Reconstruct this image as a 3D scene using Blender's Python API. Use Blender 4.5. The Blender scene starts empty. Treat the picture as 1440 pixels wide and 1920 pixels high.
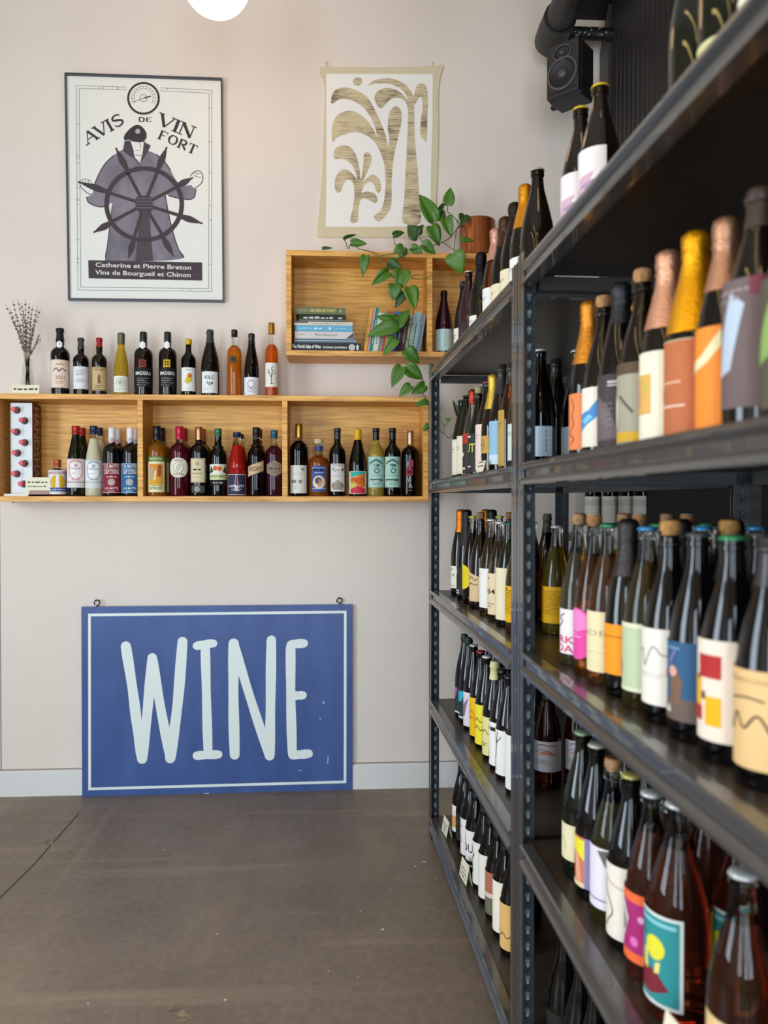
import bpy, bmesh, math, random
from mathutils import Vector, Matrix
from mathutils.geometry import delaunay_2d_cdt
random.seed(11)
R = math.radians
scene = bpy.context.scene
COL = scene.collection

# ---------------------------------------------------------------- camera
F, CU, CV, HC = 1450.0, 720.0, 960.0, 1.38          # focal length in pixels of the 1440x1920 frame, eye height
TH, PH = math.atan(84 / F), math.atan(19 / F)        # turned to the wall's normal by TH, tipped down by PH
cam_d = bpy.data.cameras.new('camera')
cam = bpy.data.objects.new('camera', cam_d)
COL.objects.link(cam)
cam.location = (0, 0, HC)
cam.rotation_euler = (math.pi / 2 - PH, 0, -TH)
cam_d.sensor_fit = 'VERTICAL'
cam_d.sensor_height = 36.0
cam_d.sensor_width = 27.0
cam_d.lens = F / 1920 * 36
cam_d.clip_start = 0.05
cam_d.dof.use_dof = True
cam_d.dof.focus_distance = 2.9
cam_d.dof.aperture_fstop = 2.9
scene.camera = cam
# ---------------------------------------------------------------- colour management, sky, lights
scene.view_settings.view_transform = 'Standard'
scene.view_settings.look = 'None'
scene.view_settings.gamma = 1.0
scene.view_settings.use_curve_mapping = False
scene.view_settings.exposure = 0.0
try:
    cy = scene.cycles
    cy.use_denoising = True
    cy.max_bounces = 10
    cy.diffuse_bounces = 4
    cy.glossy_bounces = 4
    cy.transmission_bounces = 10
    cy.transparent_max_bounces = 8
    cy.caustics_reflective = False
    cy.caustics_refractive = False
    cy.sample_clamp_indirect = 4.0
except Exception:
    pass
world = bpy.data.worlds.new('sky')
scene.world = world
world.use_nodes = True
bg = world.node_tree.nodes['Background']
bg.inputs[0].default_value = (0.80, 0.90, 1.0, 1)
bg.inputs[1].default_value = 1.0


def area(name, loc, rot, sx, sy, power, col):
    l = bpy.data.lights.new(name, 'AREA')
    l.shape = 'RECTANGLE'
    l.size, l.size_y, l.energy, l.color = sx, sy, power, col
    o = bpy.data.objects.new(name, l)
    COL.objects.link(o)
    o.location, o.rotation_euler = loc, rot
    return o


DAY = (0.78, 0.93, 1.07)
# daylight in the shop-front windows behind the viewer and in the side window
area('shopfront_daylight', (-2.05, -2.45, 1.55), (R(90), 0, 0), 0.85, 2.3, 66, DAY)
area('shopfront_daylight', (-0.30, -2.45, 1.55), (R(90), 0, 0), 0.55, 2.3, 44, DAY)
area('shopfront_daylight', (0.75, -2.45, 1.55), (R(90), 0, 0), 0.60, 2.3, 48, DAY)
area('side_window_daylight', (-2.90, 0.9, 1.55), (R(90), 0, R(-90)), 1.2, 2.0, 92, DAY)

# ---------------------------------------------------------------- geometry helpers
FW = Vector((math.sin(TH) * math.cos(PH), math.cos(TH) * math.cos(PH), -math.sin(PH)))
RT = Vector((math.cos(TH), -math.sin(TH), 0))
UP = Vector((math.sin(TH) * math.sin(PH), math.cos(TH) * math.sin(PH), math.cos(PH)))
EYE = Vector((0, 0, HC))


def ray(u, v):
    return FW + RT * ((u - CU) / F) + UP * ((CV - v) / F)


def on_y(u, v, y):
    d = ray(u, v)
    return EYE + d * (y / d.y)


def on_z(u, v, z):
    d = ray(u, v)
    return EYE + d * ((z - HC) / d.z)


YW = on_z(430, 1483, 0).y                             # the back wall


def lin(c):
    c = c / 255.0
    return c / 12.92 if c <= 0.04045 else ((c + 0.055) / 1.055) ** 2.4


def rgb(t):
    if isinstance(t, str):
        t = (int(t[0:2], 16), int(t[2:4], 16), int(t[4:6], 16))
    return (lin(t[0]), lin(t[1]), lin(t[2]), 1)


MATS = {}


def mat(key, col='808080', rough=0.5, metal=0.0, spec=0.5, trans=0.0, ior=1.45, coat=0.0, emit=None, estr=0.0,
        noise=None, bump=None, sheen=0.0):
    """principled material; noise=(scale, second colour, contrast, stretch), bump=(scale, strength, stretch)"""
    if key in MATS:
        return MATS[key]
    m = bpy.data.materials.new(key)
    m.use_nodes = True
    nt = m.node_tree
    b = nt.nodes['Principled BSDF']
    b.inputs['Base Color'].default_value = rgb(col)
    b.inputs['Roughness'].default_value = rough
    b.inputs['Metallic'].default_value = metal
    b.inputs['Specular IOR Level'].default_value = spec
    b.inputs['Transmission Weight'].default_value = trans
    b.inputs['IOR'].default_value = ior
    b.inputs['Coat Weight'].default_value = coat
    if emit:
        b.inputs['Emission Color'].default_value = rgb(emit)
        b.inputs['Emission Strength'].default_value = estr
    if noise or bump:
        tc = nt.nodes.new('ShaderNodeTexCoord')
    if noise:
        sc, col2, lo, hi, st = noise
        mp = nt.nodes.new('ShaderNodeMapping')
        mp.inputs['Scale'].default_value = st
        nt.links.new(tc.outputs['Object'], mp.inputs[0])
        n = nt.nodes.new('ShaderNodeTexNoise')
        n.inputs['Scale'].default_value = sc
        n.inputs['Detail'].default_value = 6
        n.inputs['Roughness'].default_value = 0.6
        nt.links.new(mp.outputs[0], n.inputs['Vector'])
        rp = nt.nodes.new('ShaderNodeValToRGB')
        rp.color_ramp.elements[0].position = lo
        rp.color_ramp.elements[1].position = hi
        rp.color_ramp.elements[0].color = rgb(col)
        rp.color_ramp.elements[1].color = rgb(col2)
        nt.links.new(n.outputs['Fac'], rp.inputs[0])
        nt.links.new(rp.outputs[0], b.inputs['Base Color'])
    if bump:
        sc, strg, st = bump
        mp = nt.nodes.new('ShaderNodeMapping')
        mp.inputs['Scale'].default_value = st
        nt.links.new(tc.outputs['Object'], mp.inputs[0])
        n = nt.nodes.new('ShaderNodeTexNoise')
        n.inputs['Scale'].default_value = sc
        n.inputs['Detail'].default_value = 3
        nt.links.new(mp.outputs[0], n.inputs['Vector'])
        bp = nt.nodes.new('ShaderNodeBump')
        bp.inputs['Strength'].default_value = strg
        bp.inputs['Distance'].default_value = 0.01
        nt.links.new(n.outputs['Fac'], bp.inputs['Height'])
        nt.links.new(bp.outputs[0], b.inputs['Normal'])
    MATS[key] = m
    return m


def paper(col):
    return mat('print_' + col, col, rough=0.62, spec=0.3)


class MB:
    """collects geometry, then links it as one mesh object"""

    def __init__(s):
        s.v, s.f, s.m = [], [], []

    def add(s, vs, fs, m=0, M=None):
        o = len(s.v)
        for p in vs:
            s.v.append(tuple(M @ Vector(p)) if M else tuple(p))
        for f in fs:
            s.f.append(tuple(i + o for i in f))
            s.m.append(m)

    def box(s, x0, x1, y0, y1, z0, z1, m=0, M=None):
        vs = [(x, y, z) for x in (x0, x1) for y in (y0, y1) for z in (z0, z1)]
        s.add(vs, [(0, 1, 3, 2), (4, 6, 7, 5), (0, 4, 5, 1), (2, 3, 7, 6), (0, 2, 6, 4), (1, 5, 7, 3)], m, M)

    def lathe(s, prof, seg=24, m=0, M=None, wob=None):
        """prof: (r, z[, material]) from the bottom up"""
        rows, vs, fs, ms = [], [], [], []
        for k, p in enumerate(prof):
            if p[0] < 1e-6:
                rows.append([len(vs)])
                vs.append((0, 0, p[1]))
            else:
                rows.append(list(range(len(vs), len(vs) + seg)))
                for i in range(seg):
                    a = 2 * math.pi * i / seg
                    r = p[0] + (wob(a, p[1]) if wob else 0)
                    vs.append((r * math.cos(a), r * math.sin(a), p[1]))
        for k in range(len(prof) - 1):
            a, b = rows[k], rows[k + 1]
            mm = prof[k][2] if len(prof[k]) > 2 else m
            for i in range(seg):
                j = (i + 1) % seg
                if len(a) == 1 and len(b) == 1:
                    continue
                if len(a) == 1:
                    fs.append((a[0], b[j], b[i]))
                elif len(b) == 1:
                    fs.append((a[i], a[j], b[0]))
                else:
                    fs.append((a[i], a[j], b[j], b[i]))
                ms.append(mm)
        o = len(s.v)
        for p in vs:
            s.v.append(tuple(M @ Vector(p)) if M else p)
        for f, mm in zip(fs, ms):
            s.f.append(tuple(i + o for i in f))
            s.m.append(mm)

    def tube(s, pts, r, seg=8, m=0, closed=False):
        pts = [Vector(p) for p in pts]
        n = len(pts)
        rr = r if isinstance(r, (list, tuple)) else [r] * n
        vs, fs = [], []
        up = Vector((0, 0, 1))
        for i, p in enumerate(pts):
            if closed:
                t = pts[(i + 1) % n] - pts[i - 1]
            else:
                t = pts[min(i + 1, n - 1)] - pts[max(i - 1, 0)]
            t.normalize()
            a = up if abs(t.dot(up)) < 0.95 else Vector((1, 0, 0))
            x = t.cross(a).normalized()
            y = t.cross(x).normalized()
            for k in range(seg):
                an = 2 * math.pi * k / seg
                vs.append(p + x * (rr[i] * math.cos(an)) + y * (rr[i] * math.sin(an)))
        for i in range(n if closed else n - 1):
            for k in range(seg):
                a, b = i * seg + k, i * seg + (k + 1) % seg
                c, d = ((i + 1) % n) * seg + (k + 1) % seg, ((i + 1) % n) * seg + k
                fs.append((a, b, c, d))
        if not closed:
            fs.append(tuple(range(seg))[::-1])
            fs.append(tuple(range((n - 1) * seg, n * seg)))
        s.add(vs, fs, m)

    def prism(s, poly, a0, a1, axis='y', m=0, M=None):
        """2-D outline pushed along an axis: axis y takes (x,z), x takes (y,z), z takes (x,y)"""
        n = len(poly)
        put = {'y': lambda p, a: (p[0], a, p[1]), 'x': lambda p, a: (a, p[0], p[1]), 'z': lambda p, a: (p[0], p[1], a)}[axis]
        vs = [put(p, a0) for p in poly] + [put(p, a1) for p in poly]
        fs = [(i, (i + 1) % n, n + (i + 1) % n, n + i) for i in range(n)]
        fs += [tuple(range(n))[::-1], tuple(range(n, 2 * n))]
        s.add(vs, fs, m, M)

    def mesh(s, name, mats, smooth=True, angle=40):
        me = bpy.data.meshes.new(name)
        me.from_pydata(s.v, [], s.f)
        for mm in mats:
            me.materials.append(mm)
        for p, mi in zip(me.polygons, s.m):
            p.material_index = mi
        bm = bmesh.new()
        bm.from_mesh(me)
        bmesh.ops.recalc_face_normals(bm, faces=bm.faces)
        bm.to_mesh(me)
        bm.free()
        if smooth:
            for p in me.polygons:
                p.use_smooth = True
            me.set_sharp_from_angle(angle=R(angle))
        me.update()
        return me

    def build(s, name, mats, parent=None, smooth=True, loc=None, angle=40):
        if not isinstance(mats, (list, tuple)):
            mats = [mats]
        return link(name, s.mesh(name, mats, smooth, angle), parent, loc)


def link(name, me, parent=None, loc=None):
    o = bpy.data.objects.new(name, me)
    COL.objects.link(o)
    if parent is not None:
        o.parent = parent
    if loc is not None:
        o.location = loc
    return o


def thing(name, label, cat, loc=(0, 0, 0), rz=0.0, group=None):
    o = bpy.data.objects.new(name, None)
    o.empty_display_size = 0.05
    COL.objects.link(o)
    o.location = loc
    o.rotation_euler = (0, 0, rz)
    o['label'] = label
    o['category'] = cat
    if group:
        o['group'] = group
    return o


def tag(o, label, cat, group=None):
    o['label'] = label
    o['category'] = cat
    if group:
        o['group'] = group
    return o


def struct(o):
    o['kind'] = 'structure'
    return o


def dup(root, loc, rz, label, group=None):
    r = root.copy()
    COL.objects.link(r)
    r.location = loc
    r.rotation_euler = (0, 0, rz)
    r['label'] = label
    if group:
        r['group'] = group
    for ch in list(root.children):
        c = ch.copy()
        COL.objects.link(c)
        c.parent = r
        for g in list(ch.children):
            d = g.copy()
            COL.objects.link(d)
            d.parent = c
    return r


def smooth_poly(pts, n=6, closed=True):
    """Catmull-Rom curve through the points"""
    out = []
    N = len(pts)
    rng = range(N) if closed else range(N - 1)
    for i in rng:
        if closed:
            p = [pts[(i + k) % N] for k in (-1, 0, 1, 2)]
        else:
            p = [pts[max(i - 1, 0)], pts[i], pts[i + 1], pts[min(i + 2, N - 1)]]
        for k in range(n):
            t = k / n
            out.append(tuple(0.5 * (2 * p[1][c] + (p[2][c] - p[0][c]) * t + (2 * p[0][c] - 5 * p[1][c] + 4 * p[2][c] - p[3][c]) * t * t
                                    + (3 * p[1][c] - p[0][c] - 3 * p[2][c] + p[3][c]) * t ** 3) for c in range(len(p[0]))))
    if not closed:
        out.append(tuple(pts[-1]))
    return out


TXT = {}


def text_geo(s, bold=0.0):
    """letters as flat geometry of height-1 type: verts, faces, width"""
    k = (s, bold)
    if k in TXT:
        return TXT[k]
    cu = bpy.data.curves.new('lettering', 'FONT')
    cu.body = s
    cu.size = 1.0
    cu.resolution_u = 2
    cu.offset = bold
    cu.fill_mode = 'FRONT'
    ob = bpy.data.objects.new('lettering', cu)
    me = ob.to_mesh()
    vs = [(v.co.x, v.co.y) for v in me.vertices]
    fs = [tuple(p.vertices) for p in me.polygons]
    ob.to_mesh_clear()
    bpy.data.objects.remove(ob)
    bpy.data.curves.remove(cu)
    if vs:
        x0, x1 = min(v[0] for v in vs), max(v[0] for v in vs)
        vs = [(v[0] - x0, v[1]) for v in vs]
        w = x1 - x0
    else:
        w = 1
    TXT[k] = (vs, fs, w)
    return TXT[k]


def convex(p):
    s = 0
    n = len(p)
    for i in range(n):
        a, b, c = p[i], p[(i + 1) % n], p[(i + 2) % n]
        k = (b[0] - a[0]) * (c[1] - b[1]) - (b[1] - a[1]) * (c[0] - b[0])
        if abs(k) < 1e-14:
            continue
        if s and (k > 0) != (s > 0):
            return False
        s = k
    return True


class Canvas:
    """flat print: shapes in metres on a surface (u to the side, v up)"""

    def __init__(s):
        s.items = []                                   # verts2d, faces, material, layer

    def shape(s, vs, fs, m, l):
        s.items.append((vs, fs, m, l))

    def poly(s, pts, col, l=1):
        s.shape(list(pts), [tuple(range(len(pts)))], col, l)

    def rect(s, x0, y0, x1, y1, col, l=1):
        s.poly([(x0, y0), (x1, y0), (x1, y1), (x0, y1)], col, l)

    def circ(s, x, y, r, col, l=1, ry=None, n=20):
        ry = ry or r
        s.poly([(x + r * math.cos(2 * math.pi * i / n), y + ry * math.sin(2 * math.pi * i / n)) for i in range(n)], col, l)

    def ring(s, x, y, rx, ry, w, col, l=1, n=36, a0=0, a1=360):
        pts = [(x + rx * math.cos(R(a0 + (a1 - a0) * i / n)), y + ry * math.sin(R(a0 + (a1 - a0) * i / n))) for i in range(n + 1)]
        s.stroke(pts, w, col, l, round_=False)

    def stroke(s, pts, w, col, l=1, round_=True):
        """a brush line; w one width or one per point"""
        n = len(pts)
        ww = w if isinstance(w, (list, tuple)) else [w] * n
        L, Rr = [], []
        for i in range(n):
            a, b = pts[max(i - 1, 0)], pts[min(i + 1, n - 1)]
            dx, dy = b[0] - a[0], b[1] - a[1]
            d = math.hypot(dx, dy) or 1
            nx, ny = -dy / d * ww[i] / 2, dx / d * ww[i] / 2
            L.append((pts[i][0] + nx, pts[i][1] + ny))
            Rr.append((pts[i][0] - nx, pts[i][1] - ny))
        vs = L + Rr
        fs = [(i, i + 1, n + i + 1, n + i) for i in range(n - 1)]
        s.shape(vs, fs, col, l)
        if round_:
            s.circ(pts[0][0], pts[0][1], ww[0] / 2, col, l, n=12)
            s.circ(pts[-1][0], pts[-1][1], ww[-1] / 2, col, l, n=12)

    def text(s, t, x, y, h, col, l=2, w=None, bold=0.0, ang=0.0, align='c'):
        """capitals h tall, centred on x (or from x), fitted to width w when given"""
        vs, fs, tw = text_geo(t, bold)
        k = h / 0.69
        kx = (w / tw) if w else k
        ox = {'c': -tw * kx / 2, 'l': 0.0, 'r': -tw * kx}[align]
        ca, sa = math.cos(ang), math.sin(ang)
        out = []
        for a, b in vs:
            a, b = a * kx + ox, b * k
            out.append((x + a * ca - b * sa, y + a * sa + b * ca))
        s.shape(out, fs, col, l)

    def mesh(s, name, place, step=None, M=None):
        """place(u, v, layer) -> 3-D; step cuts the print into strips so that it can bend"""
        cols, mats = {}, []
        bm = bmesh.new()
        uvl = bm.verts.layers.float.new('layer')
        for idx, (vs, fs, c, l) in enumerate(s.items):
            l = l + (idx % 9) * .09
            key = c if isinstance(c, str) else c.name
            if key not in cols:
                cols[key] = len(mats)
                mats.append(paper(c) if isinstance(c, str) else c)
            if len(fs) == 1 and len(vs) > 4 and not convex(vs):
                vv, ee, ff = delaunay_2d_cdt([Vector(p) for p in vs], [], [list(range(len(vs)))], 1, 1e-7)[:3]
                vs, fs = [tuple(p) for p in vv], [tuple(f) for f in ff]
            bv = []
            for p in vs:
                q = bm.verts.new((p[0], p[1], 0))
                q[uvl] = l
                bv.append(q)
            for f in fs:
                try:
                    fc = bm.faces.new([bv[i] for i in f])
                    fc.material_index = cols[key]
                except ValueError:
                    pass
        if step:
            us = [v.co.x for v in bm.verts]
            k0, k1 = math.ceil(min(us) / step), math.floor(max(us) / step)
            for k in range(k0, k1 + 1):
                bmesh.ops.bisect_plane(bm, geom=bm.verts[:] + bm.edges[:] + bm.faces[:], dist=1e-7,
                                       plane_co=(k * step, 0, 0), plane_no=(1, 0, 0))
        for f in bm.faces:
            f.normal_update()
            if f.normal.z < 0:
                f.normal_flip()
        for v in bm.verts:
            p = place(v.co.x, v.co.y, v[uvl])
            v.co = p
        me = bpy.data.meshes.new(name)
        bm.to_mesh(me)
        bm.free()
        for mm in mats:
            me.materials.append(mm)
        return me


def wrap(Rr, z0=0.0):
    """print wrapped round an upright cylinder whose front faces -y"""
    def f(u, v, l):
        r = Rr + 0.0003 + 0.00016 * l
        a = u / Rr
        return (r * math.sin(a), -r * math.cos(a), z0 + v)
    return f


def flat_xz(y):
    return lambda u, v, l: (u, y - 0.00025 * l, v)

# ================================================================ the room
XL, YB, ZC = -3.0, -2.6, 4.3
XW = on_y(1137, 400, YW).x                            # the dark side wall
wall_m = mat('wall_paint', 'e6dace', rough=0.7, spec=0.3, noise=(1.3, 'e0d3c7', 0.35, 0.7, (1, 1, 1)), bump=(90, 0.04, (1, 1, 1)))
white_m = mat('white_trim_paint', 'dedcd8', rough=0.5, spec=0.35)
black_m = mat('black_wall_paint', '17161a', rough=0.6, spec=0.3, bump=(60, 0.25, (1, 1, 1)))
ceil_m = mat('ceiling_paint', 'cfc8c0', rough=0.9)


def wall(name, x0, x1, y0, y1, z0, z1, m):
    b = MB()
    b.box(x0, x1, y0, y1, z0, z1)
    return struct(b.build(name, m, smooth=False))


wall('wall_back', XL - 0.15, XW + 0.3, YW, YW + 0.15, 0, ZC, wall_m)
wall('wall_right', XW, XW + 0.15, YB, YW, 0, ZC, black_m)
wall('ceiling', XL - 0.15, XW + 0.15, YB, YW + 0.15, ZC, ZC + 0.1, ceil_m)


def wall_with_holes(name, axis, pos, th, a0, a1, holes, m):
    """wall across axis with rectangular openings (a0,a1,z0,z1), sorted along the wall"""
    b = MB()

    def put(p0, p1, z0, z1):
        if axis == 'y':
            b.box(p0, p1, pos - th, pos, z0, z1)
        else:
            b.box(pos - th, pos, p0, p1, z0, z1)
    x = a0
    for (h0, h1, z0, z1) in holes:
        put(x, h0, 0, ZC)
        put(h0, h1, 0, z0)
        put(h0, h1, z1, ZC)
        x = h1
    put(x, a1, 0, ZC)
    return struct(b.build(name, m, smooth=False))


def pane_mat(key, ior):
    m = bpy.data.materials.new(key)
    m.use_nodes = True
    nt = m.node_tree
    nt.nodes.clear()
    out = nt.nodes.new('ShaderNodeOutputMaterial')
    mix = nt.nodes.new('ShaderNodeMixShader')
    tr = nt.nodes.new('ShaderNodeBsdfTransparent')
    gl = nt.nodes.new('ShaderNodeBsdfGlossy')
    gl.inputs['Roughness'].default_value = 0.02
    fr = nt.nodes.new('ShaderNodeFresnel')
    fr.inputs[0].default_value = ior
    nt.links.new(fr.outputs[0], mix.inputs[0])
    nt.links.new(tr.outputs[0], mix.inputs[1])
    nt.links.new(gl.outputs[0], mix.inputs[2])
    nt.links.new(mix.outputs[0], out.inputs[0])
    return m


GLASS = pane_mat('window_glass', 1.45)
CLEARPANE = pane_mat('picture_glazing', 1.2)
front_holes = [(-2.5, -1.6, 0.35, 2.75), (-0.6, 0.0, 0.35, 2.75), (0.43, 1.07, 0.35, 2.75)]
wall_with_holes('wall_front', 'y', YB, 0.12, XL - 0.15, XW + 0.15, front_holes, wall_m)
wall_with_holes('wall_left', 'x', XL, 0.12, YB, YW, [(0.25, 1.55, 0.5, 2.6)], wall_m)
frame_m = mat('window_frame_black', '1c1c1c', rough=0.4)


def window(n, axis, pos, a0, a1, z0, z1):
    b = MB()
    g = MB()

    def bx(bb, p0, p1, q0, q1, t0, t1):
        if axis == 'y':
            bb.box(p0, p1, pos - t1, pos - t0, q0, q1)
        else:
            bb.box(pos - t1, pos - t0, p0, p1, q0, q1)
    for (p0, p1, q0, q1) in ((a0, a0 + .04, z0, z1), (a1 - .04, a1, z0, z1), (a0, a1, z0, z0 + .04), (a0, a1, z1 - .04, z1),
                             ((a0 + a1) / 2 - .02, (a0 + a1) / 2 + .02, z0, z1)):
        bx(b, p0, p1, q0, q1, 0.04, 0.09)
    o = struct(b.build('window_%d' % n, frame_m, smooth=False))
    bx(g, a0 + .03, a1 - .03, z0 + .03, z1 - .03, 0.06, 0.066)
    g.build('window_pane', GLASS, o, smooth=False)


window(1, 'y', YB, *front_holes[0])
window(2, 'y', YB, *front_holes[1])
window(3, 'y', YB, *front_holes[2])
window(4, 'x', XL, 0.25, 1.55, 0.5, 2.6)


# ---- floor: brown sealed concrete
def floor_mat():
    m = bpy.data.materials.new('sealed_brown_concrete')
    m.use_nodes = True
    nt = m.node_tree
    N, Lk = nt.nodes, nt.links
    b = N['Principled BSDF']
    tc = N.new('ShaderNodeTexCoord')

    def noise(sc, det, st=(1, 1, 1), rough=0.6):
        mp = N.new('ShaderNodeMapping')
        mp.inputs['Scale'].default_value = st
        Lk.new(tc.outputs['Object'], mp.inputs[0])
        n = N.new('ShaderNodeTexNoise')
        n.inputs['Scale'].default_value = sc
        n.inputs['Detail'].default_value = det
        n.inputs['Roughness'].default_value = rough
        Lk.new(mp.outputs[0], n.inputs['Vector'])
        return n.outputs['Fac']

    def ramp(fac, p0, c0, p1, c1):
        r = N.new('ShaderNodeValToRGB')
        r.color_ramp.elements[0].position, r.color_ramp.elements[0].color = p0, c0
        r.color_ramp.elements[1].position, r.color_ramp.elements[1].color = p1, c1
        Lk.new(fac, r.inputs[0])
        return r.outputs[0]

    def mix(fac, a, c, amt=1.0):
        x = N.new('ShaderNodeMixRGB')
        Lk.new(a, x.inputs[1])
        Lk.new(c, x.inputs[2]) if not isinstance(c, tuple) else setattr(x.inputs[2], 'default_value', c)
        if fac is None:
            x.inputs[0].default_value = amt
        else:
            Lk.new(fac, x.inputs[0])
        return x.outputs[0]
    base = ramp(noise(1.6, 8), 0.3, rgb('6a5c50'), 0.72, rgb('8a7868'))
    fine = ramp(noise(38, 6), 0.3, rgb('64574b'), 0.75, rgb('94826e'))
    c = mix(None, base, fine, 0.4)
    wear = ramp(noise(2.6, 5, (1, 0.35, 1)), 0.52, (0, 0, 0, 1), 0.8, (0.5, 0.5, 0.5, 1))
    c = mix(wear, c, rgb('a58e70'))
    wear2 = ramp(noise(4.5, 6, (0.12, 1.6, 1)), 0.56, (0, 0, 0, 1), 0.72, (0.55, 0.55, 0.55, 1))
    c = mix(wear2, c, rgb('a08b72'))
    wear3 = ramp(noise(4.0, 6, (1.7, 0.10, 1)), 0.58, (0, 0, 0, 1), 0.74, (0.45, 0.45, 0.45, 1))
    c = mix(wear3, c, rgb('9c886f'))
    dark = ramp(noise(1.1, 4, (1, 1.4, 1)), 0.55, (0, 0, 0, 1), 0.8, (0.5, 0.5, 0.5, 1))
    c = mix(dark, c, rgb('5a4d43'))
    Lk.new(c, b.inputs['Base Color'])
    Lk.new(ramp(noise(5, 5), 0.3, (0.34, 0.34, 0.34, 1), 0.8, (0.6, 0.6, 0.6, 1)), b.inputs['Roughness'])
    b.inputs['Specular IOR Level'].default_value = 0.4
    bp = N.new('ShaderNodeBump')
    bp.inputs['Strength'].default_value = 0.05
    Lk.new(noise(24, 6), bp.inputs['Height'])
    Lk.new(bp.outputs[0], b.inputs['Normal'])
    return m


fl = wall('floor', XL - 0.15, XW + 0.15, YB, YW + 0.15, -0.1, 0, floor_mat())
cv = Canvas()
seam = mat('floor_seam', '40372e', rough=0.8)
tan_m = mat('floor_scrape', 'a08a6a', rough=0.8, noise=(30, '6a5b4b', 0.4, 0.6, (1, 1, 1)))
lightm = mat('floor_paint_drip', 'c9c2b4', rough=0.7)


def fz(u, v):
    p = on_z(u, v, 0)
    return (p.x, p.y)


cv.stroke([fz(-160, 1840), fz(60, 1625), fz(148, 1525)], 0.006, seam, 1, round_=False)


def blot(u, v, ru, rv, m, n=11, l=1):
    pts = []
    for i in range(n):
        a = 2 * math.pi * i / n
        k = random.uniform(0.35, 1.1)
        pts.append(fz(u + ru * k * math.cos(a), v + rv * k * math.sin(a)))
    cv.poly(pts, m, l)


for (u, v, ru, rv) in ((92, 1580, 11, 6), (340, 1898, 26, 20), (352, 1908, 20, 10)):
    blot(u, v, ru, rv, tan_m)
for (u, v, ru, rv) in ((796, 1616, 5, 2), (778, 1625, 4, 2), (817, 1648, 2, 1.5), (676, 1708, 2, 2), (716, 1743, 6, 2.5), (406, 1751, 4, 1.5),
                       (616, 1820, 3, 2), (671, 1833, 2, 2), (308, 1594, 2, 1.5), (422, 1875, 5, 3), (165, 1882, 5, 3), (735, 1666, 2, 1)):
    blot(u, v, ru, rv, lightm, 6)
sc = link('scuff_marks', cv.mesh('scuff_marks', lambda u, v, l: (u, v, 0.0004 * l)), fl)
sc['kind'] = 'stuff'

# baseboard on the back wall
zb = on_y(430, 1438.5, YW - 0.015).z
bb = MB()
bb.prism([(YW, 0), (YW - 0.016, 0), (YW - 0.016, zb - 0.006), (YW - 0.008, zb), (YW, zb)], XL, XW, 'x')
struct(bb.build('baseboard_back', white_m, smooth=False))
gr = MB()                                              # shadow reveal above it
gr.box(XL, XW, YW - 0.004, YW, zb, zb + 0.006)
struct(gr.build('trim_1', mat('trim_grey', '9b948e', rough=0.7), smooth=False))

b = MB()
gx = on_y(0.5, 1200, YW).x
b.box(gx - .0025, gx + .0025, YW - .002, YW, zb + .006, on_y(0, 946, YW).z)
struct(b.build('trim_3', mat('trim_grey', '9b948e', rough=0.7), smooth=False))
# ---- dark reeded panelling and soffit on the side wall
reed_m = mat('black_stained_reeding', '1d1a1a', rough=0.5, spec=0.4, bump=(40, 0.2, (1, 1, 0.1)))


def wall_x(u, v):                                      # point on the side wall's face
    d = ray(u, v)
    return EYE + d * ((XW - 0.02) / d.x)


ya, yb_ = wall_x(1150, 200).y, 1.35
za = 1.7
pn = thing('reeded_wall_panel', 'dark vertical reeded wall panel with bevelled frame beside the loudspeaker', 'wall panel', (XW, 0, 0))
n_reed = 44
pitch = (ya - yb_) / n_reed
ztop = ZC - 0.25
reed = MB()
reed.prism([(0, -pitch * .46), (-.012, -pitch * .46), (-.02, -pitch * .25), (-.02, pitch * .25), (-.012, pitch * .46), (0, pitch * .46)], 0, ztop - za, 'z')
reed_me = reed.mesh('reed', [reed_m], False)
for i in range(n_reed):
    o = link('reed', reed_me, pn, (-0.012, yb_ + pitch * (i + .5), za))
b = MB()
b.box(-0.012, 0, yb_, ya, za, ztop)
b.build('backing', black_m, pn, smooth=False)
b = MB()
zk = wall_x(1137, 95).z
ye = YW - 0.03
b.prism([(ya, za), (ye, za), (ye, zk), (ya, zk + 0.16)], -0.045, -0.0, 'x')
b.build('frame', mat('dark_grey_frame', '3a3736', rough=0.5), pn, smooth=False)

b = MB()                                               # boxed-in services under the ceiling
p0 = on_y(1060, 36, YW)
b.box(p0.x, XW, 2.6, YW, p0.z, ZC)
struct(b.build('trim_2', black_m, smooth=False))

# ================================================================ oak wall shelves


def oak_mat(key, c1, c2):
    m = bpy.data.materials.new(key)
    m.use_nodes = True
    nt = m.node_tree
    b = nt.nodes['Principled BSDF']
    tc = nt.nodes.new('ShaderNodeTexCoord')
    mp = nt.nodes.new('ShaderNodeMapping')
    mp.inputs['Scale'].default_value = (2.2, 30, 46)
    nt.links.new(tc.outputs['Object'], mp.inputs[0])
    n1 = nt.nodes.new('ShaderNodeTexNoise')
    n1.inputs['Scale'].default_value = 2.4
    n1.inputs['Detail'].default_value = 8
    n1.inputs['Distortion'].default_value = 0.5
    nt.links.new(mp.outputs[0], n1.inputs['Vector'])
    rp = nt.nodes.new('ShaderNodeValToRGB')
    rp.color_ramp.elements[0].position, rp.color_ramp.elements[0].color = 0.34, rgb(c1)
    rp.color_ramp.elements[1].position, rp.color_ramp.elements[1].color = 0.62, rgb(c2)
    nt.links.new(n1.outputs['Fac'], rp.inputs[0])
    nt.links.new(rp.outputs[0], b.inputs['Base Color'])
    b.inputs['Roughness'].default_value = 0.48
    return m


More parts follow.
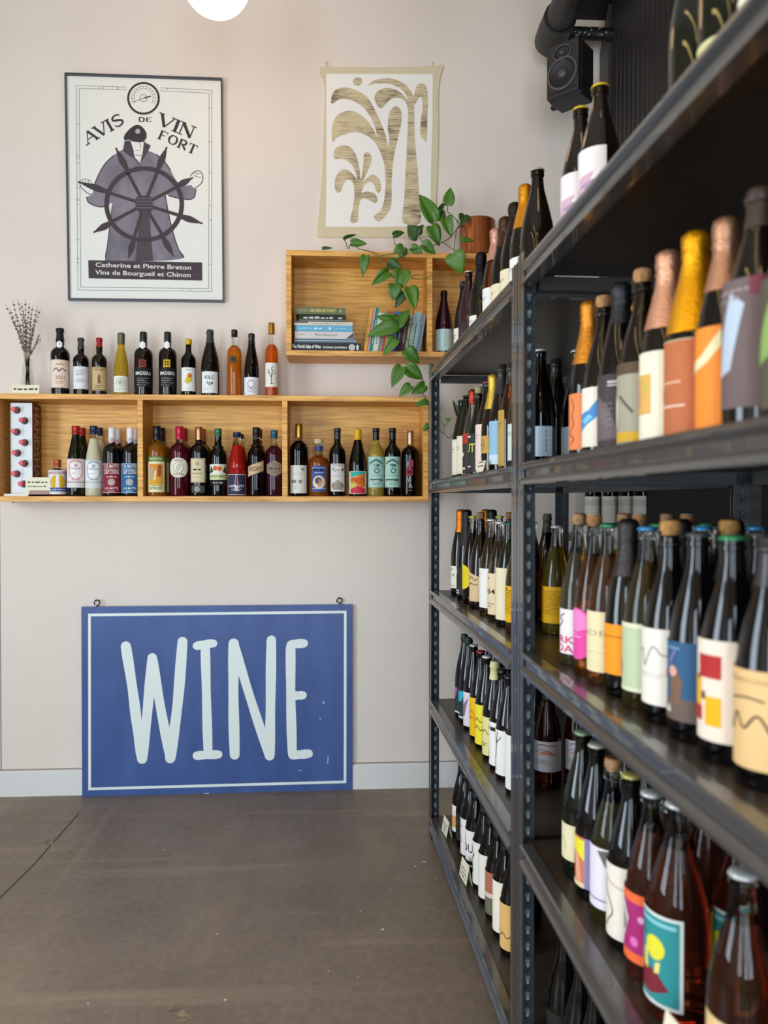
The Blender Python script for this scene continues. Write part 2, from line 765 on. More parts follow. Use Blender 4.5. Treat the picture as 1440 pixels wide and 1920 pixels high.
OAK = oak_mat('oak_veneer', 'bf8034', 'f0b45c')
OAK_EDGE = oak_mat('oak_edge', 'dfa450', 'f0ba6c')
OAK_BACK = oak_mat('oak_back_panel', 'c48a3a', 'efb458')
DEP = 0.20
YF = YW - DEP
T = 0.024


def wall_unit(name, label, xs, z0, z1):
    """open wall-hung box: xs the left faces of the uprights' fronts (plus T), z0 the underside, z1 the top"""
    t = thing(name, label, 'shelf', (xs[0], YW, z0))
    w, h = xs[-1] + T - xs[0], z1 - z0

    def part(nm, x0, x1, y0, y1, a, c, m=OAK):
        b = MB()
        b.box(x0, x1, y0, y1, a, c)
        o = b.build(nm, m, t, smooth=False)
        bv = o.modifiers.new('b', 'BEVEL')
        bv.width = 0.0012
        bv.segments = 2
        return o
    part('top_panel', 0, w, -DEP, 0, h - T, h)
    part('bottom_panel', 0, w, -DEP, 0, 0, T)
    part('back_panel', T, w - T, -0.012, -0.002, T, h - T, OAK_BACK)
    for i, x in enumerate(xs):
        part('side_panel' if i in (0, len(xs) - 1) else 'divider', x - xs[0], x - xs[0] + T, -DEP, -0.0005, T, h - T)
    return t, part


def X(u, y=None, v=800):
    return on_y(u, v, YF if y is None else y).x


def Z(v, u=400, y=None):
    return on_y(u, v, YF if y is None else y).z


z_low0, z_low1 = Z(940.5), Z(740.5)
low, _ = wall_unit('oak_wall_shelf', 'long oak wall shelf of three open bays below the two pictures',
                   [X(-12), X(257.5), X(529), X(794)], z_low0, z_low1)
z_up0, z_up1 = Z(667.5, 650), Z(470.5, 650)
upb, _ = wall_unit('oak_wall_shelf', 'smaller oak wall box holding books under the canvas painting',
                   [X(536.5, v=600), X(801, v=600), X(1000, v=600)], z_up0, z_up1)
LOW_IN, LEDGE, UP_IN, UP_TOP = z_low0 + T, z_low1, z_up0 + T, z_up1
sm = mat('bracket_screw_brass', 'd8c08a', rough=0.35, metal=0.8)
for (u, v, par, o0) in ((211, 774, low, z_low0), (386, 773, low, z_low0), (556, 783, low, z_low0), (558, 518, upb, z_up0)):
    b = MB()
    b.lathe([(0, 0), (.0065, 0), (.0065, .003), (.003, .004), (0, .002)], 12, 0, Matrix.Rotation(R(90), 4, 'X'))
    p = on_y(u, v, YW - 0.012)
    o = b.build('screw', sm, par, (p.x - par.location.x, -0.012, p.z - o0))

# ================================================================ steel racks
RACK_M = mat('black_steel', '3f3d3b', rough=0.3, spec=0.9, coat=0.6, bump=(900, 0.04, (1, 1, 1)))
HAMMER = mat('hammered_black_steel', '4e585f', rough=0.26, spec=1.0, coat=0.5, bump=(380, 0.9, (1, 1, 1)))
KEYM = mat('pale_keyhole_rim', '98a2a6', rough=0.3, spec=0.8, metal=0.2)  # keyholes in a paler grey than the post face, for contrast
BOARD = mat('dark_shelf_board', '33291f', rough=0.36, spec=0.5, noise=(6, '40342a', 0.3, 0.7, (1, 8, 1)))
RD, RL = 0.575, 0.0
LEG = 0.05


class Rack:
    def __init__(s, u_vp, xc, zc):
        """front-far corner at camera-space (xc, zc) on the floor, running toward the viewer away from the vanishing point u_vp"""
        f = Vector((math.sin(TH), math.cos(TH), 0))
        k = (u_vp - CU) / F
        s.a = (f + RT * k).normalized()
        s.b = Vector((s.a.y, -s.a.x, 0))
        s.O = f * zc + RT * xc
        s.rz = -math.atan2(s.a.x, s.a.y)

    def w(s, x, y, z=0):
        return s.O + s.b * x + s.a * y + Vector((0, 0, z))

    def y_at(s, x, u):
        """local y where the upright line at depth x shows at column u"""
        f = Vector((math.sin(TH), math.cos(TH), 0))
        k = (u - CU) / F
        q = s.O + s.b * x
        return -(q.dot(RT) - k * q.dot(f)) / (s.a.dot(RT) - k * s.a.dot(f))


def keyhole_mesh():
    b = MB()
    pts = [(0.0062 * math.cos(R(a)), 0.0062 * math.sin(R(a))) for a in range(-30, 211, 30)]
    pts += [(-0.0036, -0.014), (0, -0.016), (0.0036, -0.014)]
    inn = [(x * 0.66, y * 0.66 - 0.001) for x, y in pts]
    n = len(pts)
    vs = [(x, 0, z) for x, z in pts] + [(x * .92, -0.0026, z * .94) for x, z in pts] + [(x, -0.0004, z) for x, z in inn]
    fs = [(i, (i + 1) % n, n + (i + 1) % n, n + i) for i in range(n)] + [(n + i, n + (i + 1) % n, 2 * n + (i + 1) % n, 2 * n + i) for i in range(n)]
    fs.append(tuple(range(2 * n, 3 * n)))
    b.add(vs, fs)
    return b.mesh('keyhole', [KEYM], True, 50)


KEY = keyhole_mesh()
BEAM = [(.024, 0), (-.002, 0), (-.006, -.004), (-.006, -.010), (-.002, -.014), (.006, -.018), (.006, -.032), (-.003, -.037),
        (-.007, -.042), (-.006, -.050), (.024, -.050)]


def build_rack(rk, label, L, shelves, ztop, detail):
    t = thing('steel_shelving_rack', label, 'shelving rack', rk.O, rk.rz)
    for (x, sx) in ((0, 1), (RD, -1)):
        for (y, sy) in ((0, -1), (-L, 1)):
            b = MB()
            th = .0035
            xs = sorted((x, x + sx * th))
            ys = sorted((y, y + sy * LEG))
            b.box(xs[0], xs[1], ys[0], ys[1], 0, ztop)
            xs = sorted((x, x + sx * .042))
            ys = sorted((y, y + sy * th))
            b.box(xs[0], xs[1], ys[0], ys[1], 0, ztop)
            ys = sorted((y + sy * .020, y + sy * .025))        # rolled rib on the outer leg
            xo = sorted((x, x - sx * .002))
            b.box(xo[0], xo[1], ys[0], ys[1], 0, ztop)
            p = b.build('post', RACK_M, t, smooth=False)
            if y == 0:
                kx = x + sx * .026
                zs = [0.05 + .0395 * i for i in range(int((ztop - .08) / .0395))]
                plate = MB()
                xx = sorted((x + sx * .006, x + sx * .042))
                plate.box(xx[0], xx[1], -th - .0008, -th, 0.002, ztop - .002)
                plate.build('perforated_face', HAMMER, p, smooth=False)
                if x == 0:
                    for z in zs:
                        link('keyhole', KEY, p, (kx, -th - .0008, z))
                else:
                    kb = MB()
                    for z in zs:
                        kb.add([(v.co.x + kx, v.co.y - th - .0008, v.co.z + z) for v in KEY.vertices], [tuple(q.vertices) for q in KEY.polygons])
                    kb.build('keyhole_row', HAMMER, p)['kind'] = 'stuff'
    for zs in shelves:
        b = MB()
        b.prism([(px, zs + pz) for px, pz in BEAM], -L + LEG + .001, -LEG - .001, 'y')
        b.build('front_beam', RACK_M, t, smooth=True, angle=25)
        b = MB()
        b.prism([(RD - px, zs + pz) for px, pz in BEAM], -L + LEG + .001, -LEG - .001, 'y')
        b.build('rear_beam', RACK_M, t, smooth=True, angle=25)
        for (y0, y1) in ((-.022, -.004), (-L + .004, -L + .022)):
            b = MB()
            b.box(.046, RD - .046, y0, y1, zs - .05, zs - .0205)
            b.box(.046, RD - .046, y0, y1 - .006, zs - .021, zs - .019)
            b.build('side_beam', RACK_M, t, smooth=False)
        b = MB()
        b.box(.012, RD - .012, -L + .026, -.026, zs - .018, zs - .003)
        b.build('shelf_board', BOARD, t, smooth=False)
        if detail:
            for x in (.026,):
                b = MB()
                b.lathe([(0, 0), (.006, 0), (.006, .003), (.003, .005), (0, .005)], 10, 0, Matrix.Rotation(R(90), 4, 'X'))
                b.build('rivet', RACK_M, t, loc=(x + .006, -.0045, zs - .058))
    return t


def cam_pt(u, zc):
    return (u - CU) / F * zc


# far rack: the near edge of its far post's outer leg shows at column 808
_f0 = Rack(582, cam_pt(808, 3.14), 3.14)
_o = _f0.w(0, LEG)
FAR = Rack(582, _o.dot(RT), _o.dot(Vector((math.sin(TH), math.cos(TH), 0))))
L_FAR = -FAR.y_at(0, 969)
_e = FAR.w(0, -L_FAR - 0.003)
NEAR = Rack(600, _e.dot(RT), _e.dot(Vector((math.sin(TH), math.cos(TH), 0))))
L_NEAR = L_FAR
SH_F = [1.917, 1.466, 1.021, .574, .091]
SH_N = [1.926, 1.470, 1.034, .588, .098]
build_rack(FAR, 'black steel shelving rack of five bottle shelves, farther one by the wall', L_FAR, SH_F, 1.945, True)
build_rack(NEAR, 'black steel shelving rack of five bottle shelves, nearer one', L_NEAR, SH_N, 1.955, True)

# ================================================================ bottles
PROF = {
    'bordeaux': (.0375, [(0, .012), (.5, .004), (.85, 0), (.97, .008), (1, .025), (1, .60), (.98, .645), (.88, .69), (.63, .73), (.45, .765), (.39, .80), (.375, .94), (.41, .943), (.41, .99), (.38, 1), (0, 1)]),
    'burgundy': (.041, [(0, .012), (.5, .004), (.85, 0), (.97, .008), (1, .025), (1, .42), (.985, .47), (.91, .56), (.75, .66), (.57, .75), (.44, .82), (.37, .88), (.35, .935), (.40, .94), (.40, .962), (.36, .966), (.36, .995), (.34, 1), (0, 1)]),
    'champagne': (.043, [(0, .014), (.5, .004), (.85, 0), (.97, .008), (1, .025), (1, .42), (.98, .48), (.89, .57), (.72, .67), (.55, .76), (.42, .83), (.355, .90), (.335, .94), (.40, .945), (.40, .97), (.34, .974), (.34, .995), (.32, 1), (0, 1)]),
    'flute': (.037, [(0, .012), (.5, .004), (.85, 0), (.97, .008), (1, .025), (1, .40), (.97, .47), (.86, .58), (.67, .70), (.50, .80), (.42, .87), (.39, .94), (.42, .945), (.42, .99), (.38, 1), (0, 1)]),
    'port': (.042, [(0, .012), (.85, 0), (.95, .008), (.96, .025), (.97, .48), (1, .56), (1, .60), (.95, .645), (.70, .695), (.45, .715), (.40, .74), (.43, .84), (.37, .865), (.35, .94), (.42, .945), (.42, .99), (.38, 1), (0, 1)]),
    'spirit': (.04, [(0, .012), (.85, 0), (.97, .008), (1, .025), (1, .62), (.97, .67), (.86, .712), (.62, .742), (.44, .758), (.38, .78), (.38, .96), (.36, 1), (0, 1)]),
    'cone': (.04, [(0, .012), (.85, 0), (.97, .008), (1, .02), (1, .37), (.92, .39), (.92, .40), (.80, .42), (.85, .45), (.82, .52), (.74, .60), (.56, .73), (.40, .86), (.35, .93), (.35, 1), (0, 1)]),
    'ring': (.04, [(0, .012), (.85, 0), (.97, .008), (1, .025), (1, .58), (.95, .635), (.80, .68), (.62, .705), (.60, .715), (.66, .725), (.66, .735), (.5, .75), (.42, .78), (.38, .96), (.36, 1), (0, 1)]),
    'slim': (.03, [(0, .02), (.85, 0), (.97, .008), (1, .02), (1, .60), (.93, .65), (.65, .69), (.50, .71), (.46, .74), (.46, .97), (.44, 1), (0, 1)]),
    'squat': (.04, [(0, .015), (.85, 0), (.97, .01), (1, .03), (1, .62), (.96, .66), (.50, .74), (.36, .76), (.36, .97), (.34, 1), (0, 1)]),
    'waisted': (.034, [(0, .012), (.85, 0), (.97, .008), (1, .025), (1, .36), (.97, .45), (.86, .56), (.70, .66), (.58, .72), (.55, .745), (.50, .76), (.47, .80), (.45, .92), (.48, .93), (.48, .99), (0, 1)]),
}
GL = {
    'black': mat('black_bottle_glass', '070606', rough=0.03, spec=0.5, coat=0.0),
    'brown': mat('brown_bottle_glass', '130b06', rough=0.03, spec=0.5, coat=0.0),
    'green': mat('dark_green_bottle_glass', '0b1107', rough=0.03, spec=0.5, coat=0.0),
    'plum': mat('plum_bottle_glass', '2a0716', rough=0.05, spec=0.6, coat=0.3),
}
CLEAR = mat('clear_bottle_glass', 'f0f3ee', rough=0.0, trans=1.0, ior=1.25)


def glass(g):
    """(material below the fill line, material above)"""
    if g in GL:
        return GL[g], GL[g]
    if g[0] == '+':                                      # strongly coloured liquor; its diffuse share stands in for light shining through
        return mat('liquor_' + g[1:], g[1:], rough=0.02, trans=0.72, ior=1.36, spec=.6), CLEAR
    if g[0] == '*':                                      # pale clear spirit; larger diffuse share, again in place of transmitted light
        return mat('pale_liquor_' + g[1:], g[1:], rough=0.02, trans=0.45, ior=1.3, spec=.6), CLEAR
    return mat('liquid_' + g, g, rough=0.0, trans=0.96, ior=1.36), CLEAR


FILL = {'bordeaux': .80, 'burgundy': .80, 'champagne': .82, 'flute': .82, 'spirit': .765, 'cone': .80, 'ring': .84, 'slim': .70, 'squat': .66, 'port': .8, 'waisted': .9}
CACHE = {}


def prof(kind, h, r):
    return [(p[0] * r, p[1] * h) for p in PROF[kind][1]]


def r_at(pr, z):
    for a, b in zip(pr, pr[1:]):
        if a[1] <= z <= b[1] and b[1] > a[1]:
            return a[0] + (b[0] - a[0]) * (z - a[1]) / (b[1] - a[1])
    return pr[-2][0]


def body_mesh(kind, g, h, r):
    k = ('b', kind, g, round(h, 4), round(r, 4))
    if k not in CACHE:
        lo, hi = glass(g)
        fz_ = FILL[kind] * h
        pr, out = prof(kind, h, r), []
        for i, p in enumerate(pr):
            if i and pr[i - 1][1] < fz_ < p[1]:
                out.append((r_at(pr, fz_), fz_, 1))
            out.append((p[0], p[1], 0 if p[1] < fz_ else 1))
        # round the long slopes
        b = MB()
        b.lathe(out, 28)
        CACHE[k] = b.mesh('glass_body', [lo, hi], True, 50)
    return CACHE[k]


def cap_mesh(kind, h, r, cap):
    style, col = cap[0], cap[1]
    k = ('c', kind, round(h, 4), round(r, 4)) + tuple(cap)
    if k in CACHE:
        return CACHE[k]
    pr = prof(kind, h, r)
    rn = r_at(pr, h * .90)
    b = MB()
    mats = []
    if style in ('capsule', 'metal'):
        ln = cap[2] if len(cap) > 2 else .055
        zs = [h - ln] + sorted(p[1] for p in pr if h - ln < p[1] < h * .999) + [h * .996]
        e = .0009
        out = [(r_at(pr, zs[0]) - .0004, zs[0])] + [(r_at(pr, z) + e, z) for z in zs] + [(rn * .9, h + e), (0, h + e)]
        b.lathe(out, 24)
        mats = [mat('capsule_' + style + col, col, rough=.34 if style == 'capsule' else .28, metal=0 if style == 'capsule' else .85)]
    elif style == 'foil':
        ln = cap[2] if len(cap) > 2 else .11
        zs = [h - ln, h - ln * .8, h - ln * .62, h - ln * .47, h - .040, h - .036, h - .030, h - .022, h - .012, h - .003, h + .002]
        ex = [.0008, .0010, .0012, .0014, .0016, .0036, .0030, .0042, .0044, .0036, .001]
        out = [(max(r_at(pr, min(z, h * .93)), rn * .98) + e, z) for z, e in zip(zs, ex)]
        out = [(out[0][0] - .0005, out[0][1])] + out[:-1] + [(rn * .75, h + .003), (0, h + .0035)]
        b.lathe(out, 28, 0, None, lambda a, z: (.0009 * math.sin(a * 7 + z * 400) + .0006 * math.sin(a * 13 - z * 900)) * (1 if z > h - .045 else .12))
        mats = [mat('foil_' + col, col, rough=.36, metal=.75, bump=(260, .25, (1, 1, 1)))]
    elif style == 'crown':
        z = h - .0045
        out = [(rn + .0020, z), (rn + .0024, z + .0006), (rn + .0012, z + .0045), (rn * .82, z + .0066), (0, z + .0068)]
        b.lathe(out, 42, 0, None, lambda a, zz: (.0008 * math.cos(a * 21) if zz < z + .003 else 0))
        mats = [mat('crown_cap_' + col, col, rough=.32, metal=.25)]
    elif style == 'cork':
        top = cap[2] if len(cap) > 2 else 'b98d60'
        out = [(rn * .82, h - .001), (rn * .86, h + .004), (rn * 1.02, h + .007), (rn * 1.06, h + .014), (rn * 1.0, h + .021), (rn * .9, h + .0225, 1), (rn * .86, h + .0238, 1), (0, h + .0245, 1)]
        b.lathe(out, 18)
        for i in range(4):
            a = R(45 + 90 * i)
            b.tube([((rn + .0022) * math.cos(a), (rn + .0022) * math.sin(a), h - .014), ((rn * 1.08) * math.cos(a), (rn * 1.08) * math.sin(a), h + .013),
                    (rn * .75 * math.cos(a), rn * .75 * math.sin(a), h + .0245)], .0005, 5, 2)
        b.tube([((rn + .0020) * math.cos(R(20 * i)), (rn + .0020) * math.sin(R(20 * i)), h - .014) for i in range(18)], .0007, 5, 2, True)
        mats = [mat('cork_' + col, col, rough=.8, noise=(220, '8a6238', .35, .7, (1, 1, 1))), mat('cap_disc_' + top, top, rough=.35, metal=.4), mat('muselet_wire', '8d8a80', rough=.3, metal=.9)]
    elif style == 'screw':
        ln = cap[2] if len(cap) > 2 else .03
        rr = rn + .0016
        out = [(rn, h - ln), (rr, h - ln), (rr, h - ln * .62), (rr - .0005, h - ln * .60), (rr - .0005, h - ln * .57), (rr, h - ln * .55), (rr, h - .001), (rr - .001, h + .0006), (0, h + .0006)]
        b.lathe(out, 28)
        mats = [mat('screw_' + col, col, rough=.3, metal=.2)]
    elif style == 'wax':
        ln = cap[2] if len(cap) > 2 else .022
        out = [(rn + .0005, h - ln), (rn + .0022, h - ln + .002), (rn + .0030, h - ln * .5), (rn + .0024, h - .002), (rn * .7, h + .0012), (0, h + .0018)]
        b.lathe(out, 24)
        mats = [mat('wax_' + col, col, rough=.4)]
    elif style == 'stopper':
        out = [(rn * 1.02, h - .001), (rn * 1.18, h), (rn * 1.2, h + .018), (rn * 1.1, h + .021), (0, h + .021)]
        b.lathe(out, 24)
        b.lathe([(rn + .0007, h - .034), (rn + .0012, h - .033), (rn + .0012, h - .010), (rn + .0003, h - .0095)], 24, 1)
        mats = [mat('stopper_' + col, col, rough=.7), mat('neck_strip', '2c3f7a', rough=.5)]
    CACHE[k] = b.mesh(CAPN[style], mats, True, 55)
    return CACHE[k]


CAPN = {'capsule': 'capsule', 'metal': 'capsule', 'foil': 'foil', 'crown': 'crown_cap', 'cork': 'cork', 'screw': 'screw_cap', 'wax': 'wax_seal', 'stopper': 'stopper'}


def pseudo(c, x0, x1, y, hh, col, l=2):
    """a line of small hand-like marks where the photo's writing is too small to read"""
    x = x0
    while x < x1 - hh:
        w = random.uniform(.6, 2.4) * hh
        c.rect(x, y, min(x + w, x1), y + hh * random.uniform(.55, 1.0), col, l)
        x += w + hh * .55


def canvas_label(w, h, base, ops, shape='r', tw_=1.0):
    c = Canvas()
    if base:
        if shape == 'o':
            c.circ(0, h / 2, w / 2, base, 0, ry=h / 2, n=32)
        elif shape == 'hex':
            c.poly([(-w / 2, h * .25), (0, 0), (w / 2, h * .25), (w / 2, h * .75), (0, h), (-w / 2, h * .75)], base, 0)
        elif shape == 'slant':
            c.poly([(-w / 2, 0), (w / 2, h * .38), (w / 2, h), (-w / 2, h * .62)], base, 0)
        elif shape == 'diag':
            c.poly([(-w / 2, 0), (w / 2, 0), (w / 2, h * .72), (-w / 2, h)], base, 0)
        else:
            c.rect(-w / 2, 0, w / 2, h, base, 0)
    X_ = lambda x: (x - .5) * w * tw_
    for o in ops:
        k = o[0]
        if k == 't':
            c.text(o[1], X_(o[2]), o[3] * h, o[4] * h, o[5], o[7] if len(o) > 7 and o[7] else 3, w=(o[6] * w * tw_ if len(o) > 6 and o[6] else None), bold=.012)
        elif k == 'tv':                                  # upright lettering, read from the side
            c.text(o[1], X_(o[2]), o[3] * h, o[4] * h, o[5], 3, w=o[6] * h, bold=.012, ang=R(o[7]))
        elif k == 'r':
            c.rect(X_(o[1]), o[2] * h, X_(o[3]), o[4] * h, o[5], o[6] if len(o) > 6 else 1)
        elif k == 'c':
            c.circ(X_(o[1]), o[2] * h, o[3] * h, o[4], o[5] if len(o) > 5 else 2)
        elif k == 'p':
            c.poly([(X_(x), y * h) for x, y in o[1]], o[2], o[3] if len(o) > 3 else 2)
        elif k == 's':
            c.stroke([(X_(x), y * h) for x, y in o[1]], o[2] * h, o[3], o[4] if len(o) > 4 else 3)
        elif k == 'sm':
            c.stroke(smooth_poly([(X_(x), y * h) for x, y in o[1]], 5, False), o[2] * h, o[3], o[4] if len(o) > 4 else 3)
        elif k == 'o':
            c.ring(X_(o[1]), o[2] * h, o[3] * h, o[3] * h, o[4] * h, o[5], 3, 28)
        elif k == 'fr':                                  # printed frame
            i, t_, col = o[1], o[2] * h, o[3]
            x0, x1, y0, y1 = -w / 2 + i * h, w / 2 - i * h, i * h, h - i * h
            for q in ((x0, y0, x1, y0 + t_), (x0, y1 - t_, x1, y1), (x0, y0, x0 + t_, y1), (x1 - t_, y0, x1, y1)):
                c.rect(*q, col, 2)
        elif k == 'sq':                                  # sq, x0, x1, y, rows, colour, size
            n, sz = o[4], (o[6] if len(o) > 6 else .03)
            for i in range(n):
                pseudo(c, X_(o[1]), X_(o[2]) - (w * .1 * (i % 2)), (o[3] - i * sz * 2.0) * h, sz * h, o[5])
    return c


def bottle(kind, g, cap, lab, loc, rz, label, group, h, r, name='wine_bottle', cat='bottle'):
    """lab: list of (width, height, bottom z, offset, base colour, ops, outline)"""
    t = thing(name, label, cat, loc, rz, group)
    link('glass_body', body_mesh(kind, g, h, r), t)
    if cap:
        me = cap_mesh(kind, h, r, cap)
        link(me.name.split('.')[0], me, t)
    pr = prof(kind, h, r)
    for i, L in enumerate(lab or []):
        w, hh, z0, du, base, ops = L[:6]
        c = canvas_label(w, hh, base, ops, L[6] if len(L) > 6 else 'r', L[7] if len(L) > 7 else 1.0)
        if du:
            c.items = [([(a + du, b_) for a, b_ in vs], fs, m, l) for vs, fs, m, l in c.items]
        rl = max(r_at(pr, z0 + hh * q) for q in (.05, .5, .95)) + (.0012 if z0 > h * .7 else 0)
        link('paper_label' if i == 0 else 'small_label', c.mesh('paper_label', wrap(rl, z0), .0045), t)
    return t


# ---------------------------------------------------------------- bottles on and in the oak shelves
def base_only(ops):
    return any(o[0] == 'r' and o[1] == 0 for o in ops)


def wb(uL, uR, vT, base_z, kind, g, cap, labs, desc, group, y=None, name='wine_bottle', second=None):
    """bottle measured from its outline; labels measured (l, t, r, b, colour, ops[, outline])"""
    y = YF + .058 if y is None else y
    uc = (uL + uR) / 2
    k = y / ray(uc, 800).y / F                            # metres per pixel there
    r = (uR - uL) / 2 * k * .972
    h = on_y(uc, vT, y).z - base_z
    if cap and cap[0] in ('cork', 'stopper'):
        h -= .022
    x = on_y(uc, 800, y).x
    out = []
    for L in labs:
        l, t_, rr, b_ = L[:4]
        hw = min((rr - l) / 2 * k, r * .985)
        off = ((l + rr) / 2 - uc) * k
        w = 2 * r * math.asin(hw / r)
        zb_ = on_y(uc, b_, y).z - base_z
        zt_ = on_y(uc, t_, y).z - base_z
        out.append((w, zt_ - zb_, zb_, off, L[4], L[5], L[6] if len(L) > 6 else 'r', 1.0 if base_only(L[5]) else max(.7, 1 - .30 * (hw / r) ** 4)))
    rz = math.atan2(x, y) * -1.0
    t = bottle(kind, g, cap, out, (x, y, base_z), rz * .8, desc, group, h, r, name)
    if second:
        dup(t, (x, y + 2 * r + .004, base_z), rz * .8, second, group)
    return t


G1 = 'bottles standing on top of the long oak shelf'
G2 = 'bottles in the bays of the long oak shelf'
K, Wt = '2a2624', 'f0eee8'
wb(96, 131, 616, LEDGE, 'port', 'black', ('capsule', '141416', .075), [(98, 677, 130, 729, 'e8d2be', [('sq', .28, .75, .82, 1, '8a5a4a', .05), ('sm', [(.12, .6), (.3, .7), (.45, .58), (.6, .68), (.85, .6)], .03, K), ('t', '2021', .5, .3, .13, 'b4786a', .55), ('sq', .25, .8, .2, 2, '9a7a6a')]),
   (108, 641, 118, 655, Wt, [('t', 'V', .5, .4, .3, '888078')], 'hex')], 'tall black port bottle with cream label, farthest one toward the dried flowers', G1)
wb(138, 167, 634, LEDGE, 'port', 'black', ('capsule', '3a3a3c', .05), [(138.5, 689, 166.5, 731, 'dfe0e2', [('sq', .2, .8, .82, 4, '7a7a80', .035), ('sq', .2, .85, .42, 3, '8a8a90', .03)])], 'short black bottle with dark grey capsule and white label on the oak shelf', G1)
wb(173, 201, 634, LEDGE, 'port', 'brown', ('capsule', 'a02420', .042), [(173.5, 690, 200.5, 734, 'c9ad7c', [('fr', .03, .02, '6a4a2a'), ('sq', .2, .8, .86, 1, K, .06), ('p', [(.4, .3), (.6, .3), (.58, .6), (.52, .72), (.42, .6)], '7c5a36'), ('sq', .2, .8, .2, 2, '4a3420', .04)])], 'short brown bottle with red capsule and tan label', G1)
wb(214, 242, 625, LEDGE, 'waisted', '+e6bc3a', ('capsule', '5b5b34', .05), [(214.5, 707, 241.5, 737, 'e6e6da', [('o', .45, .62, .24, .035, '8a9a8a'), ('c', .45, .62, .14, 'a8b4a0'), ('sq', .15, .85, .2, 2, '98a090', .05)])], 'pale golden liqueur bottle with olive cap and white label', G1)
for (u0, u1, em, dsc) in ((252, 287, '8c3a2a', 'amber madeira bottle with black label and small dark red emblem'), (298, 332, 'd8a820', 'amber madeira bottle with black label and small yellow emblem')):
    wb(u0, u1, 623, LEDGE, 'spirit', 'brown', ('capsule', '222325', .058), [(u0 + .6, 692, u1 - .6, 727, '1b1a1a', [('t', 'MADEIRA', .5, .62, .18, 'e8e4da', .86), ('sq', .15, .85, .42, 4, '8a8680', .06)]),
       (u0 + 10, 677, u1 - 12, 691, None, [('r', .0, .0, 1, 1, em), ('r', .28, .15, .36, .85, '2a1a12', 2), ('r', .62, .15, .70, .85, '2a1a12', 2), ('r', .1, .3, .9, .4, '2a1a12', 2), ('r', .1, .62, .9, .72, '2a1a12', 2)]),
       ((u0 + u1) / 2 - 6, 642, (u0 + u1) / 2 + 4, 657, Wt, [], 'hex')], dsc, G1)
wb(340, 368, 636, LEDGE, 'bordeaux', 'black', ('wax', 'd9a516', .026), [(341, 691, 366, 735, 'e8e8e4', [('sq', .3, .7, .88, 1, '8a8680', .035), ('p', [(.2, .4), (.45, .3), (.8, .42), (.78, .6), (.5, .72), (.35, .55)], 'd8b83c'), ('c', .62, .66, .1, 'd0742c'), ('sq', .3, .7, .1, 1, '9a968e')])], 'black bottle with round yellow wax top and fruit picture label', G1)
wb(377, 412, 619, LEDGE, 'burgundy', 'brown', ('capsule', '3b3a3c', .062), [(379, 699, 408, 739, 'e4e6e4', [('t', 'KILC', .5, .66, .16, '3a3634', .6), ('r', .3, .42, .42, .56, 'a8a48e'), ('r', .45, .34, .58, .5, '8c9478'), ('r', .6, .4, .72, .52, '6a7450'), ('sq', .1, .5, .2, 2, 'a8a8a4')])], 'tall brown bottle with dark grey capsule and white label of small squares', G1)
wb(426, 454, 619, LEDGE, 'spirit', '+f08018', ('screw', '1a1818', .031), [(431, 669, 444, 683, '2c2622', [('o', .5, .5, .3, .08, '7a6a50')], 'o')], 'slender orange liqueur bottle with black stopper and round black medal', G1)
wb(458, 486, 626, LEDGE, 'flute', 'black', ('capsule', '17171a', .05), [(458.5, 709, 485.5, 742.4, 'e8e8ea', [('o', .48, .62, .2, .05, '9a9aa2'), ('sq', .2, .85, .36, 3, '8a8a92', .05)])], 'slim black tapering bottle with low white label on the oak shelf', G1)
wb(497, 522, 606, LEDGE, 'slim', '+f06a18', ('metal', 'b98c3a', .05), [(498, 682, 521, 727, 'e8e2d4', [('s', [(.5, .12), (.48, .4), (.3, .58), (.25, .72)], .03, K), ('s', [(.48, .4), (.55, .62), (.5, .78), (.62, .84)], .028, K), ('s', [(.52, .5), (.75, .55), (.82, .62)], .02, K), ('s', [(.3, .58), (.15, .6)], .018, K), ('s', [(.55, .62), (.68, .7)], .018, K), ('s', [(.4, .13), (.66, .13)], .02, K)])], 'slim orange bottle with gold cap and bare tree label', G1)

# first bay
wb(90.5, 124.2, 862, LOW_IN, 'squat', '8a3a10', ('screw', 'b0512a', .034), [(93, 882, 125.5, 927, 'dcd8d8', [('t', 'HANDSHAKE', .5, .84, .1, 'a05a40', .86), ('c', .5, .5, .31, 'd8a820'), ('p', [(.4, .2), (.56, .2), (.55, .8), (.42, .8)], 'ece6e0', 3), ('r', 0, .12, 1, .28, '2c4a92', 3), ('r', 0, .18, 1, .2, 'dcd8d8', 4)])], 'small squat bottle with yellow disc over blue stripes on its label', G2, name='liqueur_bottle')
orn = lambda c1, c2: [('fr', .03, .012, c2), ('p', [(.14, .86), (.3, .94), (.7, .94), (.88, .86), (.94, .6), (.9, .3), (.7, .08), (.3, .08), (.1, .3), (.06, .6)], c1, 1), ('p', [(.2, .8), (.5, .88), (.8, .8), (.84, .5), (.76, .22), (.5, .14), (.24, .22), (.16, .5)], Wt, 2), ('t', 'DOLIN', .5, .54, .08, c2, .56), ('c', .5, .72, .08, c1, 3), ('sq', .26, .74, .42, 2, c2, .03)]
wb(125.2, 159, 799, LOW_IN, 'flute', 'green', ('screw', 'a81e1e', .038), [(127, 861, 158.5, 904, 'ecdcdc', orn('d8a0a4', '9a4a50')), (127, 905, 158.5, 914.5, 'dedad6', [])], 'green vermouth bottle with red cap and pink ornamental label', G2, second='green vermouth bottle with red cap, half hidden behind the pink-labelled one')
